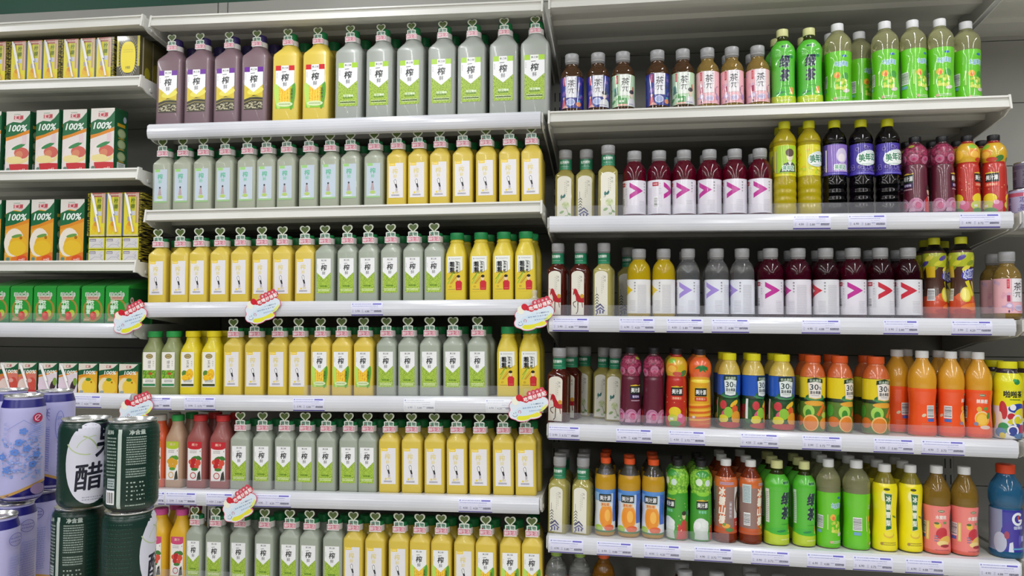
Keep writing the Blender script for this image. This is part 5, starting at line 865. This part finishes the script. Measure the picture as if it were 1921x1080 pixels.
a.poly(P, '#ecd81c'); a.lines(-16, 16, [h*0.68, h*0.63], '#c8b020', 2.0, 1, 3); a.text('柠檬茶', 0, h*0.27, '#6a6a1c', h=9, w=16); obj('end_print', a.build('end_print', on_flat(0.0, 0.4), smooth=False), root)
a = Art(); a.rect(1, 0, 171, h, '#5c5632'); a.rect(14, 0, 20, h, '#c4b8a4'); a.rect(24, h*0.1, 60, h*0.95, '#6a6030'); a.ell(40, h*0.2, 14, 20, '#a8a02c'); a.ell(90, h*0.3, 26, 30, '#8a7c2c'); a.rect(66, 0, 70, h, '#a89a80'); a.ell(140, h*0.3, 20, 34, '#8a8230'); obj('side_print', a.build('side_print', on_side(w), smooth=False), root)
tag(root, 'lemon tea multipack turned sideways, oval opening showing yellow, left unit first shelf', 'multipack', 'lemon tea multipacks')
# the pack lying on its back: carton tops face the aisle
root = obj('drink_multipack', None, None, (-1.524, 0.024, shelf_z('L3', -1.524) + 0.0004))
mb = MB(); mb.box(-0.0845, 0.0845, 0.003, 0.14, 0, 0.077, FILM); mb.box(0.0845, 0.0895, 0.0, 0.14, 0, 0.077, FILM); obj('film_wrap', mb.mesh('film_wrap'), root)
ct = None
for i in range(3):
    for j in range(2):
        if ct is None:
            mb = MB(); mb.box(-0.0262, 0.0262, 0, 0.02, 0, 0.0362, M('#dcd83a')); ct = mb.mesh('carton_end'); a = Art(); a.rect(-23.5, 3, 24, 33.5, '#d6d3d4'); a.rect(-23, 24, -2, 32, '#8f8898'); a.rect(-21, 26, -4, 28.6, '#d6d3d4'); a.line([(-20, 4), (-6, 15), (12, 14), (22, 4)], 1.2, '#a8a4b0'); a.line([(20, 32), (8, 20)], 1.0, '#b4b0ba'); a.ell(17, 18, 3.4, 5, '#c0bcc6', 12); a.rect(-23.5, 3, 24, 4.4, '#c8cc7a'); cp = a.build('end_print', on_flat(0.0, 0.4), smooth=False)
        c = obj('carton', ct, root, ((i-1)*0.0565, 0, 0.0006 + j*0.0385)); obj('end_print', cp, c)
tag(root, 'lemon tea multipack lying down, white carton tops facing out, left unit third shelf', 'multipack', 'lemon tea multipacks')
# ================================================================== tins on the far-right unit
def tin(r, h, col, ink, k):
    root = obj('drink_can', None); prof = [(0, r-5), (2, r-3), (5, r), (h-7, r), (h-3, r-2.4), (h-1.4, r-2.0), (h, r-2.2)]
    obj('can_body', loft('can_body', R3(prof), [M(col, 0.3), ALU], k=8, pick=lambda z: 1 if z > h-3.2 or z < 3 else 0), root)
    a = Art(); F = PI*r; a.rect(-F, 6, F, h-8, col); a.rect(-F, h-20, F, h-10, k); 
    for q in range(6): a.column('凉茶', -F*0.8 + q*F*0.32, h*0.72, h*0.3, ink, h*0.22, 0.03); a.lines(-F*0.9 + q*F*0.32, -F*0.72 + q*F*0.32, [h*0.14, h*0.2], ink, 1.6, 0.8, q)
    obj('label', wrap(a, 'can_print', lambda z: r, r, 6, h-8, 30), root); return root
o = tin(37, 66, '#a9a4c4', '#5c5088', '#b8506a'); o.location = (1.078, 0.062, shelf_z('N2', 1.08) + 0.0004); tag(o, 'short lavender tin at the picture edge, far right unit second shelf', 'can')
o = tin(32, 74, '#6a6678', '#3c3a4c', '#56526a'); o.location = (1.089, 0.066, shelf_z('N2', 1.08) + 0.0668); tag(o, 'grey-violet tin standing on the short lavender tin', 'can')
# ================================================================== cans stacked in the foreground
def drink_can(r, h, col, art, lo, hi, neck):
    root = obj('drink_can', None)
    prof = [(0, r-9), (0.5, r-7.5), (3.5, r-4), (8, r-0.6), (11, r), (h-16, r)] + ([(h-12, r-1.0), (h-10.5, r-0.4), (h-8, r-2.2), (h-6.5, r-1.8), (h-4, r-3.6)] if neck == 'ribbed' else [(h-10, r-1.6), (h-4, r-3.4)]) + [(h-2.2, r-3.4), (h-2, r-2.4), (h-0.4, r-2.4)]
    obj('can_body', loft('can_body', R3(prof), [M(col, 0.25), ALU], k=12, top=False, pick=lambda z: 1 if z > h-3 or z < 3 else 0), root)
    lid = loft('lid', R3([(h-5.5, r-7), (h-5.5, r-6), (h-3.5, r-4.4), (h-0.4, r-3.2), (h, r-2.6), (h-0.4, r-2.4)]), [ALU], k=12, top=False, bottom=True); obj('lid', lid, root)
    mb = MB(); n = 16; V = [(0.010*math.cos(2*PI*i/n), 0.016*math.sin(2*PI*i/n) - 0.004, (h-3.6 + z)*MM) for z in (0, 1.1) for i in range(n)]; mb.add(V, [tuple(range(n))[::-1], tuple(range(n, 2*n))] + [(i, (i+1) % n, (i+1) % n + n, i+n) for i in range(n)], ALU); mb.tube((0, 0.004, (h-5.5)*MM), (0, 0.004, (h-2.2)*MM), 0.003, ALU); obj('ring_pull', mb.mesh('ring_pull'), root)
    rf = prof_fn(R3(prof), 1); obj('label', wrap(art, 'can_print', rf, r, lo, hi, 3 if neck == 'ribbed' else 6), root); return root
GLOSS = 0.3
GH, BH = 110, 136
def vinegar_art():
    a = Art(); r = 30.6; F = PI*r; a.rect(-F, 4, F, GH-4, '#0f2e25')
    a.ell(0, 58, 28, 49, '#cfcfdc', 36); a.arc(-12, 66, 22, 26, 1.6, 20, 80, '#a8b88a'); a.arc(-4, 88, 24, 20, 1.5, 200, 280, '#b4c29a'); a.arc(10, 74, 26, 18, 1.2, 100, 170, '#b9c6a4')
    a.text('醋', -1, 42, '#1b1d2c', h=32, w=30, bold=0.022, shear=0.14, rot=0.08); a.text('果', 20, 84, '#1b1d2c', h=40, w=26, bold=0.022, shear=0.14, rot=0.05); a.lines(-8, 20, [14, 17], '#9a9cae', 1.2, 1.0, 5)
    s = 48; a.rect(s + 14, 6, s + 18.5, GH-8, '#b9c4bc')
    a.rect(s - 2, 12, s + 11, 28, '#c9cad8'); a.bars(s - 1, 11, s + 11, 27, 4); a.rect(s, 30, s + 11, 42, '#a8b2b4'); a.lines(s + 1, s + 10, [33, 36, 39], '#3c5a50', 1.4, 0.8, 4)
    a.lines(s - 2, s + 12, list(range(46, 92, 4)), '#94a59c', 1.7, 1.0, 6); a.text('配料', s + 3, 97, '#a4b0a8', h=5, bold=0.05)
    a.text('净含量', s + 36, 97, '#a4b0a8', h=5.6, w=18, bold=0.05); a.lines(s + 24, s + 46, [91 - 2.9*i for i in range(12)], '#8fa097', 1.5, 0.6, 7); a.lines(s + 24, s + 46, [53 - 2.9*i for i in range(4)], '#8fa097', 1.6, 0.6, 8)
    a.rect(s + 24, 14, s + 46, 40, '#0e2a22')
    for i in range(5): a.lines(s + 25, s + 45, [37 - i*5], '#a4b4aa', 1.6, 5.0, 10 + i)
    a.lines(s + 24, s + 46, [10], '#9aaca0', 1.5, 0.7, 9); a.lines(-F + 2, -36, list(range(12, 100, 5)), '#1f4a3c', 1.0, 2.0, 3); return a
def floral_art():
    a = Art(); r = 25.0; F = PI*r; a.rect(-F, 4, F, BH-5, '#b6b4e0'); a.rect(-F, BH-15, F, BH-5, '#1d1a72')
    P = [(u, 17 + 9*math.sin(u/22.0)) for u in [(-F + 2*F*i/40) for i in range(41)]]
    a.put([[(P[i][0], 4), (P[i+1][0], 4), P[i+1], P[i]] for i in range(40)], '#1f1a78'); a.line(P, 3.4, '#c69a52')
    rnd = random.Random(3)
    for i in range(170):
        u, v = rnd.uniform(-24, 24), rnd.uniform(32, 84); a.ell(u, v, rnd.uniform(0.8, 2.2), rnd.uniform(0.7, 1.6), ['#7f98dc', '#8faae4', '#9fb0e6'][i % 3], 6)
    for (u, v) in [(-2, 78), (6, 70), (-6, 66), (12, 50), (-14, 44), (2, 92), (-20, 60), (16, 62)]:
        for q in range(5): a.ell(u + 2.6*math.cos(q*1.26), v + 2.6*math.sin(q*1.26), 2.0, 1.7, '#5f86d4', 8)
    a.line([(-14, 94), (2, 106), (20, 92)], 0.7, '#8490cc'); a.line([(20, 80), (6, 88), (20, 98)], 0.7, '#8490cc')
    for i in range(7): a.line([(8, 84 + i*2.4), (24, 86 + i*2.6)], 0.6, '#7f98dc')
    a.ell(16, 108, 5.4, 6, '#b02c50'); a.arc(16, 108, 3.6, 4, 1.0, 40, 300, '#e4c4d4'); a.line([(13, 105), (19, 111)], 0.9, '#e4c4d4'); a.column('花草饮品', -16, 104, 6, '#8a98d4', 4.2, 0.0); a.ell(18, 18, 8, 7, '#9a84b0'); a.lines(6, 24, [9], '#8a86c8', 3, 0.8, 4)
    a.arc(46, 108, 8, 8, 1.0, 0, 360, '#7a78b8'); a.lines(40, 52, [106, 110], '#7a78b8', 1.4, 0.7, 3); a.arc(66, 90, 5, 20, 0.9, 0, 360, '#7a84c8'); a.column('精选好料', 66, 104, 8, '#7a84c8', 5, 0.0); a.lines(40, 56, list(range(34, 90, 3)), '#8f98d4', 1.2, 0.8, 4); a.lines(-66, -40, list(range(34, 100, 3)), '#8f98d4', 1.2, 0.8, 5); a.ell(-52, 40, 8, 13, '#8a4a34'); return a
Gp = drink_can(30.6, GH, '#0f2e25', vinegar_art(), 4, GH-4, 'ribbed'); Bp = drink_can(25.0, BH, '#b6b4e0', floral_art(), 4, BH-5, 'plain')
TABLE = EYE - 0.370
CANS = [  # kind, x, distance in front of the camera, layer, turn, label
 ('g', -0.6570, 0.895, 1, 46, 'upper green vinegar can, white oval with black calligraphy facing out'),
 ('g', -0.5944, 0.895, 1, -113, 'upper green vinegar can with columns of white print facing out'),
 ('g', -0.6702, 0.905, 0, -131, 'lower green vinegar can, under the white oval one'),
 ('g', -0.5958, 0.895, 0, 109, 'lower green vinegar can with white oval at its edge'),
 ('b', -0.7610, 0.915, 1, 36, 'upper lilac floral can nearest the aisle, red seal near its rim'),
 ('b', -0.7720, 0.985, 1, -100, 'upper lilac floral can behind, touching the dark green cans'),
 ('b', -0.8422, 0.985, 1, -40, 'upper lilac can mostly hidden behind the red-seal one'),
 ('b', -0.7371, 0.848, 0, -19, 'lower lilac floral can with its silver lid exposed, at the picture edge'),
 ('b', -0.7677, 0.913, 0, -35, 'lower lilac can directly under the red-seal can'),
 ('b', -0.7931, 0.985, 0, -70, 'lower lilac can under the rear lilac can'),
 ('b', -0.8629, 0.988, 0, -70, 'lower lilac can at the rear of the stack, mostly hidden'),
]
n = {'g': 0, 'b': 0}
for kd, x, d, layer, rot, lab in CANS:
    P_ = Gp if kd == 'g' else Bp; o = P_ if n[kd] == 0 else copy_tree(P_); n[kd] += 1; h = (GH if kd == 'g' else BH)*MM
    o.location = (x, -2.15 + d, TABLE + (0.027 if kd == 'g' else 0.0) + layer*(h + 0.0002) + 0.0003); o.rotation_euler = (0, 0, math.radians(rot)); tag(o, lab, 'can', 'stacked green vinegar cans' if kd == 'g' else 'stacked lilac floral cans')
mb = MB(); mb.box(-0.75, -0.6, -1.33, -1.2, TABLE, TABLE + 0.0268, M('#b08a5c', 0.8)); tag(obj('cardboard_tray', mb.mesh('cardboard_tray')), 'brown cardboard tray under the stacked green vinegar cans', 'cardboard')
tb = obj('display_table', None, None, (-0.95, -1.2, 0)); mb = MB(); mb.box(-0.5, 0.36, -0.22, 0.075, TABLE - 0.03, TABLE, M('#d4d2cc', 0.5)); obj('table_top', mb.mesh('table_top'), tb)
for sx in (-0.47, 0.33):
    for sy in (-0.19, 0.05):
        mb = MB(); mb.box(sx - 0.02, sx + 0.02, sy - 0.02, sy + 0.02, 0, TABLE - 0.03, M('#8a8a8c', 0.4)); obj('leg', mb.mesh('table_leg'), tb)
tag(tb, 'white-topped display table carrying the stacked cans', 'table')
